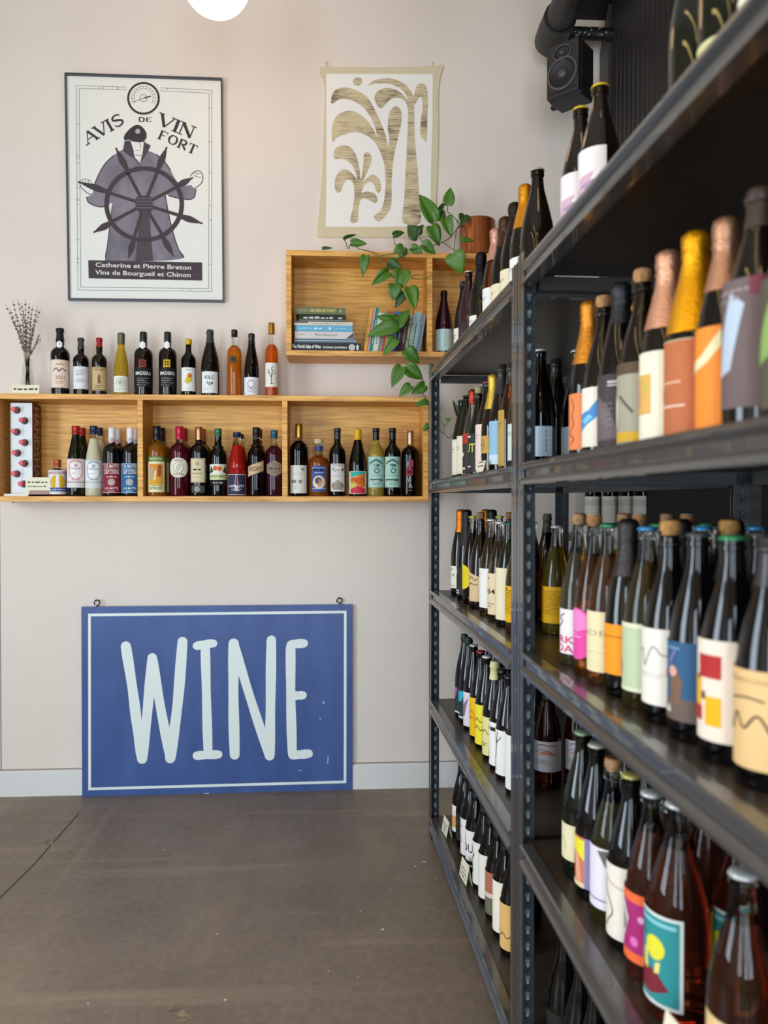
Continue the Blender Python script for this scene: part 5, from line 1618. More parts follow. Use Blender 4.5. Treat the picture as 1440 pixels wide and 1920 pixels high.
def serif(word, x0, y0, x1, y1, h, gap=.16):
    """capitals on the line from (x0,y0) to (x1,y1) of the enlarged photo; h their height there"""
    n = len(word)
    wid = [.32 if ch == 'I' else 1.0 for ch in word]
    tot = sum(wid) + gap * (n - 1)
    dx, dy = (x1 - x0), (y1 - y0)
    L_ = math.hypot(dx, dy)
    ux, uy = dx / L_, dy / L_
    unit = L_ / tot
    p = 0
    for ch, wd in zip(word, wid):
        def P(gx, gy, wd=wd, p=p):
            if wd < 1:
                gx = .5 + (gx - .5) * .0 + 0
                a = (p + wd * .5) * unit
            else:
                a = (p + gx) * unit
            return (x0 + ux * a + uy * gy * h, y0 + uy * a - ux * gy * h)
        g = GLY[ch]
        for a, b_, w in g[0]:
            pstroke([P(*a), P(*b_)], w * unit * .92, INK, 3, 0, False)
        for q in g[1]:
            m_ = P(*q)
            e = .22 * unit
            pstroke([(m_[0] - ux * e, m_[1] - uy * e), (m_[0] + ux * e, m_[1] + uy * e)], .07 * h + 2, INK, 3, 0, False)
        if len(g) > 2:
            ws = [.10 * unit, .18 * unit, .25 * unit, .18 * unit, .10 * unit] if ch in 'DR' else ([.1 * unit, .16 * unit, .2 * unit, .16 * unit, .1 * unit] if ch == 'S' else [.1 * unit, .25 * unit, .1 * unit, .25 * unit, .1 * unit])
            pstroke([P(*q) for q in g[2]], ws, INK, 3, 4, False)
        p += wd + gap


serif('AVIS', 304, 604, 590, 440, 92)
serif('DE', 690, 430, 795, 432, 36)
serif('VIN', 842, 452, 1098, 556, 92)
serif('FORT', 838, 556, 1130, 682, 72)
link('print', c.mesh('print', flat_xz(-.0125)), po)

# ================================================================ canvas painting
yc = YW - .008
art = thing('canvas_painting', 'unframed canvas painting of pale palm and arch shapes hung by clips', 'painting', (on_y(605, 440, yc).x, YW, on_y(605, 440, yc).z))
CAN = mat('raw_canvas', 'd6c8a6', rough=.9, bump=(900, .2, (1, 1, 1)))


def az(Xz, Yz):
    p = on_y(560 + Xz / 4.235, 90 + Yz / 4.235, yc)
    return (p.x - art.location.x, p.z - art.location.z)


edge = smooth_poly([(172, 150), (215, 148), (500, 150), (800, 150), (1060, 140), (1146, 134), (1122, 230), (1108, 400), (1110, 700), (1100, 1000), (1092, 1200), (1075, 1430), (1000, 1498), (700, 1504), (400, 1500), (190, 1500), (146, 1478), (160, 1300), (185, 1000), (195, 700), (205, 400), (200, 270), (175, 215)], 4)
b = MB()
b.prism([az(*p) for p in edge], -.006, -.001, 'y')
b.build('canvas_sheet', CAN, art, smooth=False)
c = Canvas()
GESSO = mat('gesso_white', 'efebe4', rough=.7)


def marble():
    m = bpy.data.materials.new('combed_ink')
    m.use_nodes = True
    nt = m.node_tree
    b_ = nt.nodes['Principled BSDF']
    tc = nt.nodes.new('ShaderNodeTexCoord')
    mp = nt.nodes.new('ShaderNodeMapping')
    mp.inputs['Scale'].default_value = (6, 1, 130)
    n = nt.nodes.new('ShaderNodeTexNoise')
    n.inputs['Scale'].default_value = 1.6
    n.inputs['Detail'].default_value = 9
    n.inputs['Roughness'].default_value = .68
    n.inputs['Distortion'].default_value = .8
    mp2 = nt.nodes.new('ShaderNodeMapping')
    mp2.inputs['Scale'].default_value = (5, 1, 9)
    n2 = nt.nodes.new('ShaderNodeTexNoise')
    n2.inputs['Scale'].default_value = 1.5
    mt = nt.nodes.new('ShaderNodeMath')
    mt.operation = 'MULTIPLY_ADD'
    mt.inputs[1].default_value = .55
    rp = nt.nodes.new('ShaderNodeValToRGB')
    e = rp.color_ramp.elements
    e[0].position, e[0].color = .74, rgb('d2c19c')
    e[1].position, e[1].color = .99, rgb('2e2824')
    q = rp.color_ramp.elements.new(.86)
    q.color = rgb('a08f72')
    for a, b2 in ((tc.outputs['Object'], mp.inputs[0]), (mp.outputs[0], n.inputs['Vector']), (tc.outputs['Object'], mp2.inputs[0]), (mp2.outputs[0], n2.inputs['Vector']),
                  (n2.outputs['Fac'], mt.inputs[0]), (n.outputs['Fac'], mt.inputs[2]), (mt.outputs[0], rp.inputs[0]), (rp.outputs[0], b_.inputs['Base Color'])):
        nt.links.new(a, b2)
    b_.inputs['Roughness'].default_value = .8
    return m


INKM = marble()
c.poly([az(*p) for p in ((218, 203), (1066, 205), (1062, 600), (1050, 1000), (1048, 1410), (640, 1420), (216, 1418), (222, 800))], GESSO, 0)


def ink(pts, l=1, n=5, m=None):
    c.poly([az(*p) for p in (smooth_poly(pts, n) if n else pts)], m or INKM, l)


ink([(430, 265), (445, 240), (470, 230), (497, 240), (505, 265), (490, 290), (465, 298), (440, 288)])
# the large trunk and fronds
ink([(262, 440), (262, 380), (300, 325), (380, 312), (470, 340), (545, 390), (590, 460), (640, 560), (690, 690), (712, 800), (700, 812), (720, 740), (708, 640), (712, 540), (735, 485), (775, 462), (810, 490),
     (818, 570), (795, 690), (762, 830), (745, 960), (738, 1090), (738, 1220), (715, 1300), (640, 1378), (596, 1336), (650, 1290), (682, 1190), (690, 1050), (678, 920), (640, 810), (590, 730), (520, 685), (440, 668),
     (350, 690), (300, 715), (270, 745), (262, 680), (270, 600), (310, 530), (380, 500), (450, 505), (530, 560), (585, 630), (622, 700), (600, 610), (560, 530), (500, 460), (420, 415), (330, 405)], 1, 4)
ink([(555, 295), (600, 255), (700, 238), (800, 262), (870, 310), (905, 370), (915, 400), (918, 520), (922, 700), (935, 860), (948, 1010), (958, 1200), (966, 1390), (830, 1385), (838, 1200), (848, 1000), (858, 800), (866, 620),
     (868, 500), (850, 430), (800, 395), (740, 400), (690, 445), (655, 480), (615, 440), (602, 390), (625, 345), (690, 316), (770, 330), (830, 370), (865, 410), (840, 350), (770, 300), (680, 280), (600, 285)], 2, 4)
ink([(916, 420), (920, 350), (945, 290), (985, 280), (1015, 310), (1028, 400), (1022, 560), (1018, 740), (990, 720), (965, 680), (972, 560), (985, 460), (975, 390), (950, 400), (925, 450)], 1, 4)
# the small plant
ink([(276, 840), (300, 790), (360, 770), (420, 795), (460, 860), (482, 950), (492, 1040), (505, 990), (515, 900), (520, 840), (545, 826), (575, 850), (578, 900), (550, 970), (520, 1040), (510, 1068), (560, 1015), (600, 1008),
     (640, 1040), (655, 1100), (640, 1148), (612, 1130), (600, 1085), (560, 1062), (520, 1090), (500, 1150), (540, 1138), (600, 1155), (628, 1200), (610, 1232), (570, 1215), (530, 1195), (490, 1210), (475, 1300), (468, 1380),
     (410, 1375), (430, 1270), (442, 1170), (440, 1100), (425, 1060), (390, 1045), (355, 1080), (335, 1140), (300, 1142), (285, 1090), (300, 1010), (350, 962), (400, 975), (440, 1010), (465, 1045), (450, 980), (410, 915), (350, 880), (290, 880)], 1, 4)
link('painted_print', c.mesh('painted_print', flat_xz(-.0063)), art)
for (x, y) in ((220, 128), (1062, 128)):
    u, v = az(x, y)
    b = MB()
    b.tube([(u, -.004, v - .012), (u + .001, -.010, v), (u - .002, -.008, v + .012), (u, -.001, v + .014)], .0016, 6)
    b.build('hanging_clip', mat('clip_wire', 'b8aa98', rough=.4, metal=.5), art)

# ================================================================ books
GB1, GB2 = 'books lying in a stack in the upper oak box', 'books leaning upright in the upper oak box'
yb = YF + .022
PAGES = mat('book_pages', 'ded6c4', rough=.85)


def book(L_, Wd, Th, col, label, group, M, spine=None):
    """lying book: spine along x facing -y, width into +y, thickness up; M places it"""
    t = thing('book', label, 'book', (0, 0, 0), 0, group)
    t.matrix_world = M
    b = MB()
    cm = paper(col)
    ct = min(.003, Th * .18)
    b.box(0, L_, 0, Wd, 0, ct)
    b.box(0, L_, 0, Wd, Th - ct, Th)
    b.box(0, L_, 0, .0025, ct, Th - ct)
    b.build('cover', cm, t, smooth=False)
    b = MB()
    b.box(.003, L_ - .003, .003, Wd - .003, ct, Th - ct)
    b.build('pages', PAGES, t, smooth=False)
    if spine:
        c_ = Canvas()
        spine(c_, L_, Th)
        link('spine_print', c_.mesh('spine_print', lambda u, v, l: (u, -.0002 * l, v)), t)
    return t


def stack_book(x0, x1, yt, ybm, col, label, spine, dy=0, wd=.15):
    p0, p1 = on_y(x0, ybm, yb + dy), on_y(x1, ybm, yb + dy)
    top = on_y(x0, yt, yb + dy)
    return p0.x, p1.x - p0.x, top.z - p0.z, col, label, spine, dy, wd


zc_ = UP_IN


def sp_atlas(c_, L_, T_):
    c_.text('The World Atlas of Wine', L_ * .03, T_ * .36, T_ * .38, 'e8e6e0', 1, w=L_ * .40, bold=.03, align='l')
    c_.text('Hugh Johnson  Jancis Robinson', L_ * .46, T_ * .38, T_ * .24, 'e8e6e0', 1, w=L_ * .34, bold=.03, align='l')
    c_.circ(L_ * .87, T_ * .5, T_ * .36, 'e8e6e0', 1)
    c_.ring(L_ * .87, T_ * .5, T_ * .16, T_ * .2, T_ * .07, '35353a', 2)
    c_.rect(L_ * .935, T_ * .22, L_ * .965, T_ * .78, 'e8e6e0', 1)


def sp_rev(c_, L_, T_):
    c_.text('Wine Revolution', L_ * .33, T_ * .38, T_ * .34, '4a4644', 1, w=L_ * .38, align='l')
    pseudo(c_, L_ * .07, L_ * .18, T_ * .5, T_ * .14, '8a8480', 1)
    c_.poly([(L_ * .86, T_ * .05), (L_ * .995, T_ * .05), (L_ * .995, T_ * .95)], '5c6068', 1)


def sp_blue(c_, L_, T_):
    pseudo(c_, L_ * .05, L_ * .28, T_ * .36, T_ * .34, 'a8d0e4', 1)
    c_.text('VERRE', L_ * .40, T_ * .34, T_ * .36, 'd8ecf4', 1, w=L_ * .16) if False else pseudo(c_, L_ * .32, L_ * .48, T_ * .34, T_ * .4, 'd8ecf4', 1)
    c_.circ(L_ * .60, T_ * .5, T_ * .22, 'e4f0f4', 1, n=14)
    pseudo(c_, L_ * .70, L_ * .9, T_ * .42, T_ * .14, 'c4dce8', 1)


def sp_rom(c_, L_, T_):
    c_.text('R O M A N É E - C O N T I', L_ * .60, T_ * .3, T_ * .45, '6a6460', 1, w=L_ * .56)
    c_.rect(0, T_ * .55, L_ * .24, T_, '8a6470', 1)


def sp_olive(c_, L_, T_):
    c_.text('STEWART', L_ * .03, T_ * .34, T_ * .42, 'a4ac84', 1, w=L_ * .22, align='l')
    c_.text('DRUNKEN BOTANIST', L_ * .29, T_ * .34, T_ * .46, 'e0c67a', 1, w=L_ * .52, bold=.02, align='l')
    c_.circ(L_ * .9, T_ * .52, T_ * .2, 'a4ac84', 1, n=10)


def sp_black(c_, L_, T_):
    pseudo(c_, L_ * .1, L_ * .74, T_ * .46, T_ * .3, 'd0d0c8', 1)
    pseudo(c_, L_ * .84, L_ * .94, T_ * .46, T_ * .3, 'd0d0c8', 1)
    c_.rect(0, T_ * .18, L_, T_ * .30, '8a8e84', 1)


def sp_slate(c_, L_, T_):
    c_.rect(0, T_ * .4, L_, T_ * .62, 'a8bcc4', 1)


for d in (stack_book(544, 677, 641, 657.5, '35353a', 'thick black atlas of wine, undermost of the book stack', sp_atlas, 0, .155),
          stack_book(552.5, 668, 633.5, 641, '5a6c78', 'slate blue book lying on the black atlas', sp_slate, .004),
          stack_book(553, 664, 619.5, 633.5, 'd8cfcc', 'pale pink book with dark corner in the stack', sp_rev, .004),
          stack_book(554, 661, 608.5, 619.5, '6ab0cf', 'sky blue book in the middle of the stack', sp_blue, .002),
          stack_book(551.5, 661, 601.5, 608.5, 'd6d2c2', 'thin cream book with spaced letters in the stack', sp_rom, .002),
          stack_book(560, 648.5, 587.5, 601.5, '32352f', 'black book second from the top of the stack', sp_black, .012, .13),
          stack_book(554, 647.5, 574.5, 587.5, '6b7350', 'olive green book on top of the stack', sp_olive, .006, .13)):
    x0, L_, th, col, label, spine, dy, wd = d
    book(L_, wd, th - .0006, col, label, GB1, Matrix.Translation((x0, yb + dy, zc_)), spine)
    zc_ += th
# upright, leaning to the divider
up = [(138, 248, 262, .17, '4a4038', 'dark brown slim book at the open end of the leaning row'), (140, 262, 282, .205, 'dfa44a', 'thin amber book in the leaning row'),
      (178, 285, 308, .205, 'd9786a', 'thin coral book in the leaning row'), (192, 308, 340, .205, 'cdb4c2', 'thin lilac book in the leaning row'), (218, 345, 398, .205, '3f9a7c', 'sea green book in the leaning row'),
      (268, 388, 440, .18, 'd8d6ca', 'ivory book in the leaning row'), (336, 452, 508, .185, '8f8c88', 'grey book in the leaning row'), (390, 512, 578, .185, 'c4503c', 'tomato red book in the leaning row'),
      (490, 585, 660, .185, '4a72b4', 'bright blue book in the leaning row'), (575, 665, 715, .185, '2c2630', 'near black book in the leaning row'), (640, 718, 790, .175, '5a424a', 'dark plum book in the leaning row'),
      (718, 792, 850, .175, 'c6ccb4', 'pale green book in the leaning row'), (780, 855, 930, .185, 'a9c8cc', 'light aqua book in the leaning row'), (872, 936, 985, .175, '8796a8', 'blue grey book resting on the divider')]
xd = X(801, v=600)
u_prev = None
items = []
for i, (bx, t0, t1, hh, col, label) in enumerate(up):
    xa = on_y(660 + bx / 7.2, 658, yb).x
    nx_ = on_y(660 + (up[i + 1][0] if i + 1 < len(up) else 940) / 7.2, 658, yb).x
    items.append([xa, nx_ - xa, hh, col, label])
# one common lean: every book rests on the next, the last on the divider
lean = R(9.0)
wtot = sum(it[1] for it in items) * math.cos(lean)
last_h = items[-1][2]
x_end = xd - last_h * math.sin(lean) - .001
xs_ = x_end
for it in reversed(items):
    wd = it[1] * math.cos(lean) * .96
    xs_ -= wd / math.cos(lean)
    M = Matrix.Translation((xs_, yb + random.uniform(.0, .012), UP_IN + .0003)) @ Matrix.Rotation(lean, 4, 'Y') @ Matrix.Translation((0, 0, 0))
    # stand the lying book up: its length becomes height, thickness runs along x
    M = M @ Matrix(((0, 0, 1, 0), (0, 1, 0, 0), (1, 0, 0, 0), (0, 0, 0, 1)))
    M = M @ Matrix.Translation((wd * math.sin(lean) * 1.0, 0, 0))

    def spn(c_, L_, T_, col=it[3]):
        light = sum(int(col[i:i + 2], 16) for i in (0, 2, 4)) > 380
        n_ = .018 if T_ > .014 else .5
        pseudo(c_, L_ * .2, L_ * .72, T_ * .38, min(T_ * .26, .006), '5a5654' if light else 'd8d2c8', 1)
    book(it[2], .14, wd * .97, it[3], it[4], GB2, M, spn)

# ================================================================ trailing plant and its pot
pp = on_y(895, 472, YF + .085)
kz = (YF + .085) / ray(895, 450).y / F
pr_, phh = 33.5 * kz, on_y(895, 416, YF + .085).z - UP_TOP
plant = thing('potted_pothos', 'trailing green pothos in a copper coloured pot on the upper oak box', 'potted plant', (pp.x, YF + .085, UP_TOP))
POT = mat('copper_pot', 'a8602e', rough=.32, metal=.35, noise=(3, '7a3a18', .35, .7, (28, 28, .4)))
b = MB()
b.lathe([(0, .004), (pr_ * .9, 0), (pr_ * .97, .004), (pr_, phh - .003), (pr_ - .002, phh), (pr_ - .006, phh - .002), (pr_ - .006, phh * .8, 1), (0, phh * .82, 1)], 40)
b.build('pot', [POT, mat('potting_soil', '2a1e16', rough=.95)], plant)
LEAF = [mat('pothos_leaf', '4d7a20', rough=.38, spec=.5, noise=(9, '3a6418', .3, .7, (1, 1, 1))), mat('pothos_leaf_dark', '38591a', rough=.42, spec=.5, noise=(9, '1f3d16', .3, .7, (1, 1, 1))),
        mat('pothos_leaf_light', '648c2a', rough=.38, spec=.5, noise=(9, '3f6a20', .3, .7, (1, 1, 1)))]


def leaf_mesh(m, fold, curl):
    """heart-shaped leaf of length 1 along +y, folded on its midrib, tip curling"""
    prof_ = [(0, .0), (-.05, .10), (-.075, .22), (-.03, .36), (.08, .46), (.22, .5), (.4, .47), (.58, .38), (.74, .26), (.88, .12), (1, 0)]
    b = MB()
    vs, fs = [], []
    rows = 9
    mids = [(k / (rows - 1)) for k in range(rows)]

    def zz(x, y):
        return fold * abs(x) - curl * y * y + .05 * math.sin(y * 9) * abs(x)
    outl = smooth_poly(prof_, 2, False)
    n = len(outl)
    for (y, x) in outl:
        yy = max(0, min(1, y)) if x < .05 else y
        vs += [(x, y, zz(x, y)), (x * .5, (y + max(0, y)) / 2 if y < 0 else y, zz(x * .5, y)), (0, max(0, y) , zz(0, max(0, y))), (-x * .5, (y + max(0, y)) / 2 if y < 0 else y, zz(x * .5, y)), (-x, y, zz(x, y))]
    for i in range(n - 1):
        for k in range(4):
            a = i * 5 + k
            fs.append((a, a + 1, a + 6, a + 5))
    b.add(vs, fs)
    me = b.mesh('leaf', [m], True, 80)
    bm = bmesh.new()
    bm.from_mesh(me)
    bmesh.ops.remove_doubles(bm, verts=bm.verts, dist=1e-4)
    bmesh.ops.solidify(bm, geom=bm.faces[:], thickness=.008)
    bm.to_mesh(me)
    bm.free()
    for p in me.polygons:
        p.use_smooth = True
    return me


LM = [[leaf_mesh(m, f, cu) for f, cu in ((.35, .15), (.6, .3), (.25, .4))] for m in LEAF]


def pxy(X4, Y4):
    return (520 + X4 / 3.6, 330 + Y4 / 3.6)


def pb(X2, Y2):
    return (380 + X2 / 3.2727, 560 + Y2 / 3.2727)


def pd(X2, Y2):
    return (780 + X2 / 6.545, 660 + Y2 / 6.545)


PO = Vector(plant.location)
# base, tip, width/length, depth, tone
LV = [(pxy(1155, 195), pxy(1168, 72), .70, .0, 0), (pxy(1060, 300), pxy(957, 110), .52, .0, 0), (pxy(1085, 252), pxy(1132, 168), .42, .0, 1), (pxy(1098, 300), pxy(1128, 228), .85, .01, 1), (pxy(1138, 285), pxy(1172, 402), .68, -.01, 0),
      (pxy(1040, 340), pxy(1098, 458), .72, -.01, 0), (pxy(1262, 262), pxy(1248, 322), 1.1, -.02, 1), (pxy(1240, 432), pxy(1330, 436), .42, -.05, 0), (pxy(950, 408), pxy(880, 330), 1.05, -.01, 1), (pxy(942, 378), pxy(990, 326), .62, -.015, 1),
      (pxy(784, 404), pxy(858, 376), .62, .0, 1), (pxy(852, 480), pxy(782, 560), .75, -.03, 0), (pxy(905, 482), pxy(980, 514), .75, -.035, 0), (pxy(980, 462), pxy(1070, 518), .72, -.035, 0), (pxy(1190, 522), pxy(1242, 648), .98, -.05, 2),
      (pxy(498, 452), pxy(607, 456), .52, -.03, 0), (pxy(452, 430), pxy(535, 388), .30, -.02, 1), (pxy(596, 540), pxy(572, 668), .48, -.06, 0), (pxy(305, 490), pxy(375, 484), .32, -.04, 1), (pxy(752, 652), pxy(640, 728), .55, -.065, 0),
      (pxy(795, 732), pxy(784, 830), .92, -.065, 0), (pxy(752, 585), pxy(848, 635), .70, -.05, 1), (pxy(850, 640), pxy(815, 772), .85, -.06, 0), (pxy(850, 788), pxy(800, 882), .62, -.05, 1), (pxy(890, 755), pxy(935, 893), .70, -.065, 2),
      (pxy(800, 972), pxy(670, 948), .58, -.055, 0), (pxy(806, 1012), pxy(606, 1060), .52, -.07, 0), (pxy(806, 1015), pxy(893, 895), .60, -.06, 0), (pxy(802, 1108), pxy(712, 1202), .60, -.07, 2), (pxy(868, 1172), pxy(958, 1255), .80, -.075, 0),
      (pb(1222, 420), pb(1157, 542), .58, -.08, 0), (pb(1250, 424), pb(1355, 492), .74, -.08, 0), (pb(1276, 534), pb(1203, 590), .66, -.08, 0), (pb(1362, 530), pb(1280, 584), .70, -.08, 0), (pb(1378, 640), pb(1296, 652), .52, -.08, 0), (pb(1388, 780), pb(1350, 806), .7, -.05, 2),
      (pd(530, 812), pd(452, 578), .26, -.06, 1), (pd(372, 850), pd(432, 812), .8, -.06, 2), (pd(145, 890), pd(82, 958), .5, -.06, 2)]
camv = (EYE - PO).normalized()
for i, (bs, tp, wr, dz, tone) in enumerate(LV):
    y = YF + .03 + dz
    B, Tt = on_y(bs[0], bs[1], y), on_y(tp[0], tp[1], y - .012)
    d = Tt - B
    L_ = d.length
    yv = d.normalized()
    nrm = (-ray(*bs)).normalized() + Vector((random.uniform(-.25, .25), 0, random.uniform(.0, .45)))
    xv = yv.cross(nrm).normalized()
    zv = xv.cross(yv).normalized()
    o = link('leaf', LM[tone][i % 3], plant)
    Mx = Matrix.Translation(B - PO) @ Matrix((xv, yv, zv)).transposed().to_4x4() @ Matrix.Diagonal((L_ * wr * 1.0, L_, L_ * .8, 1))
    o.matrix_local = Mx
STEM = mat('pothos_stem', '5a6a34', rough=.5)
STEMD = mat('pothos_stem_dark', '4a3626', rough=.6)


def vine(pts, r=.0022, m=STEM, dz=None):
    P_ = []
    for q in pts:
        y = YF + .03 + (q[2] if len(q) > 2 else -.05)
        P_.append(on_y(q[0], q[1], y) - PO)
    b_ = MB()
    b_.tube(smooth_poly([tuple(p) for p in P_], 5, False), r, 7)
    b_.build('stem', m, plant)


q = lambda x, y, d=-.05: pxy(x, y) + (d,)
q2 = lambda x, y, d=-.075: pb(x, y) + (d,)
q3 = lambda x, y, d=-.06: pd(x, y) + (d,)
vine([q(1300, 345, .05), q(1225, 335, .0), q(1200, 420, -.03), q(1195, 500, -.04)])
vine([q(1300, 350, .05), q(1230, 345, .01), q(1170, 410, -.01), q(1110, 450, -.03), q(1000, 480, -.04), q(870, 505, -.045), q(850, 540, -.055), q(885, 515, -.05)], .002, STEMD)
vine([q(1300, 352, .05), q(1245, 330, .0), q(1180, 265, .0), q(1150, 240, .0), q(1152, 195, .0)])
vine([q(1225, 335, .0), q(1215, 300, -.01), q(1262, 264, -.02)], .0016)
vine([q(1180, 265, .0), q(1100, 300, .0), q(1060, 302, .0), q(1040, 340, -.01)], .0016)
vine([q(870, 505, -.045), q(800, 470, -.02), q(784, 404, .0)], .0016, STEMD)
vine([q(1000, 480, -.04), q(960, 420, -.02), q(930, 440, -.02), q(942, 378, -.015)], .0016, STEMD)
vine([q(1200, 505, -.04), q(1150, 470, -.03), q(1120, 450, -.03)], .0016, STEMD)
vine([q(1195, 500, -.045), q(1192, 525, -.05)], .0016)
vine([q(690, 545, -.06), q(640, 512, -.05), q(560, 494, -.045), q(500, 460, -.04), q(480, 490, -.04), q(460, 445, -.03), q(452, 430, -.02)])
vine([q(870, 505, -.05), q(760, 530, -.055), q(690, 545, -.06), q(740, 610, -.062), q(752, 650, -.065), q(800, 690, -.065), q(850, 645, -.06)])
vine([q(800, 690, -.065), q(835, 780, -.06), q(890, 755, -.065), q(915, 870, -.06), q(915, 960, -.06), q(890, 1080, -.065), q(885, 1150, -.07)])
vine([q(1112, 626, -.05), q(1000, 690, -.055), q(915, 690, -.06), q(905, 675, -.06), q(960, 665, -.06), q(985, 672, -.06)], .0017)
vine([q(905, 960, -.06), q(870, 1000, -.06), q(806, 1014, -.06), q(830, 1060, -.065), q(850, 1150, -.07), q(870, 1170, -.075)], .002, STEMD)
vine([q(806, 1014, -.06), q(800, 972, -.055)], .0016)
vine([q(830, 1060, -.065), q(880, 1110, -.065), q(850, 1020, -.06), q(920, 1000, -.06)], .0017, STEMD)
vine([q2(1265, 300, -.07), q2(1300, 400), q2(1250, 424), q2(1300, 405), q2(1345, 490), q2(1360, 530), q2(1350, 575), q2(1378, 625), q2(1392, 640)])
vine([q2(1222, 420), q2(1245, 430), q2(1300, 400)], .0016)
vine([q2(1276, 534), q2(1310, 550), q2(1345, 580)], .0016)
vine([q2(1378, 625), q3(180, 700), q3(230, 850), q3(280, 950), q3(340, 1000), q3(410, 1055), q3(480, 980), q3(520, 880), q3(530, 812)])
vine([q3(262, 740), q3(310, 830), q3(335, 900), q3(350, 1000)], .0018)
vine([q3(330, 880), q3(365, 905), q3(380, 860)], .0018)

# ================================================================ dried flowers in a glass vase, cards, bottle box
yv_ = YF + .055
vp = on_y(52, 724, yv_)
vase = thing('glass_vase', 'small clear glass bud vase of dried lavender on the oak shelf', 'vase', (vp.x, yv_, LEDGE))
kv = yv_ / ray(52, 700).y / F
H_v = on_y(52, 672, yv_).z - LEDGE
b = MB()
rb, rn = 12.5 * kv, 6.2 * kv
b.lathe([(0, .002), (rb, 0), (rb, H_v * .12), (rb * .8, H_v * .5), (rn, H_v * .9), (rn * 1.12, H_v), (rn * .92, H_v), (rn * .82, H_v * .9), (rb * .68, H_v * .5), (rb * .86, H_v * .14), (0, H_v * .10)], 24)
b.build('vase_glass', mat('thin_vase_glass', 'f2f4f0', rough=0, trans=1, ior=1.3), vase)
LAV, LST = mat('dried_lavender_buds', '6a5a58', rough=.9, noise=(60, '8a7a6e', .3, .7, (1, 1, 1))), mat('dried_stem', '9a8468', rough=.8)
tips = [(10, 570), (18, 578), (24, 562), (33, 560), (40, 566), (48, 561), (55, 568), (62, 572), (70, 574), (76, 578), (22, 598), (30, 588), (44, 582), (58, 590), (66, 596), (74, 626), (77, 634), (50, 600), (36, 606), (62, 612)]
for i, (u, v) in enumerate(tips):
    d_ = random.uniform(-.03, .02)
    tp = on_y(u, v, yv_ + d_) - Vector(vase.location)
    ba = Vector((random.uniform(-.4, .4) * rb, random.uniform(-.4, .4) * rb, H_v * .14))
    nk = Vector((tp.x * .12, tp.y * .1, H_v * .95))
    md = Vector((tp.x * .5, tp.y * .5, H_v + (tp.z - H_v) * .5)) + Vector((random.uniform(-.006, .006), 0, 0))
    path = smooth_poly([tuple(ba), tuple(nk), tuple(md), tuple(tp)], 4, False)
    b = MB()
    b.tube(path, .0009, 5)
    n_b = 9
    for k in range(n_b):
        f = 1 - k * .055
        a = Vector(path[min(int(f * (len(path) - 1)), len(path) - 1)])
        bq = Vector(path[max(int(f * (len(path) - 1)) - 1, 0)])
        pt = a.lerp(bq, (1 - (f * (len(path) - 1)) % 1))
        for s_ in (-1, 1):
            o_ = pt + Vector((s_ * .0022, random.uniform(-.002, .002), random.uniform(-.001, .001)))
            rr = random.uniform(.0024, .0042)
            b.lathe([(0, -rr * 1.3), (rr, 0), (0, rr * 1.3)], 5, 1, Matrix.Translation(o_))
    b.build('lavender_stem', [LST, LAV], vase)


def flat_card(x, y, z, w, h, label, name, tilt, lines, col='e8e2c6', base=None):
    t = thing(name, label, 'card', (x, y, z))
    M_ = Matrix.Rotation(tilt, 4, 'X')
    b_ = MB()
    b_.box(0, w, 0, .0012, 0, h, 0, M_)
    b_.build('card_sheet', mat('cream_card_' + col, col, rough=.75), t, smooth=False)
    c_ = Canvas()
    lines(c_, w, h)
    link('handwriting', c_.mesh('handwriting', lambda u, v, l: M_ @ Vector((u, -.0003 * l, v))), t)
    return t


p = on_y(22.5, 737, YF + .018)
w_ = on_y(74, 737, YF + .018).x - p.x


def l1(c_, w, h):
    c_.text('LAVENDER BUNDLES', w * .5, h * .42, h * .24, '5a5648', 1, w=w * .86) if False else pseudo(c_, w * .07, w * .93, h * .42, h * .24, '5a5648', 1)


flat_card(p.x, YF + .012, LEDGE, w_, .042, 'low cream name card standing before the dried flowers', 'name_card', R(-12), l1)
b = MB()
bd = thing('bottle_display_box', 'tall white display box with round holes holding small red-capped bottles', 'box', (0, 0, LOW_IN))
ybx = YF + .055
px0, px1 = on_y(20, 840, ybx).x, on_y(60.5, 840, ybx).x
bd.location = (px0, ybx, LOW_IN)
bwid = px1 - px0
bht = on_y(40, 755.5, ybx).z - LOW_IN
holes = [(28, 769), (42.5, 789), (28, 810), (43, 830), (29, 849.5), (42.5, 869), (28, 888.5), (41, 907.5)]
WHT, BRN = mat('white_card_box', 'dfe4e4', rough=.55), mat('brown_print_box', '6e2f22', rough=.55)
b = MB()                                                # front with punched holes: a grid of cells round each hole
rh = .0165
fx = []
hp = []
for (u, v) in holes:
    q_ = on_y(u + 3.5, v, ybx)
    hp.append((q_.x - px0, q_.z - LOW_IN))
hp = [(min(max(x, rh + .003), bwid - rh - .003), z) for x, z in hp]
zz_ = [bht] + [(hp[i][1] + hp[i + 1][1]) / 2 for i in range(7)] + [0]
for i, (hx, hz) in enumerate(hp):
    zt, zl = zz_[i], zz_[i + 1]
    rr = min(rh, (zt - zl) / 2 - .0012) if False else rh
    n = 24
    ring = [(hx + rh * math.cos(2 * math.pi * k / n), hz + rh * math.sin(2 * math.pi * k / n)) for k in range(n)]
    fx.append((hx, hz))
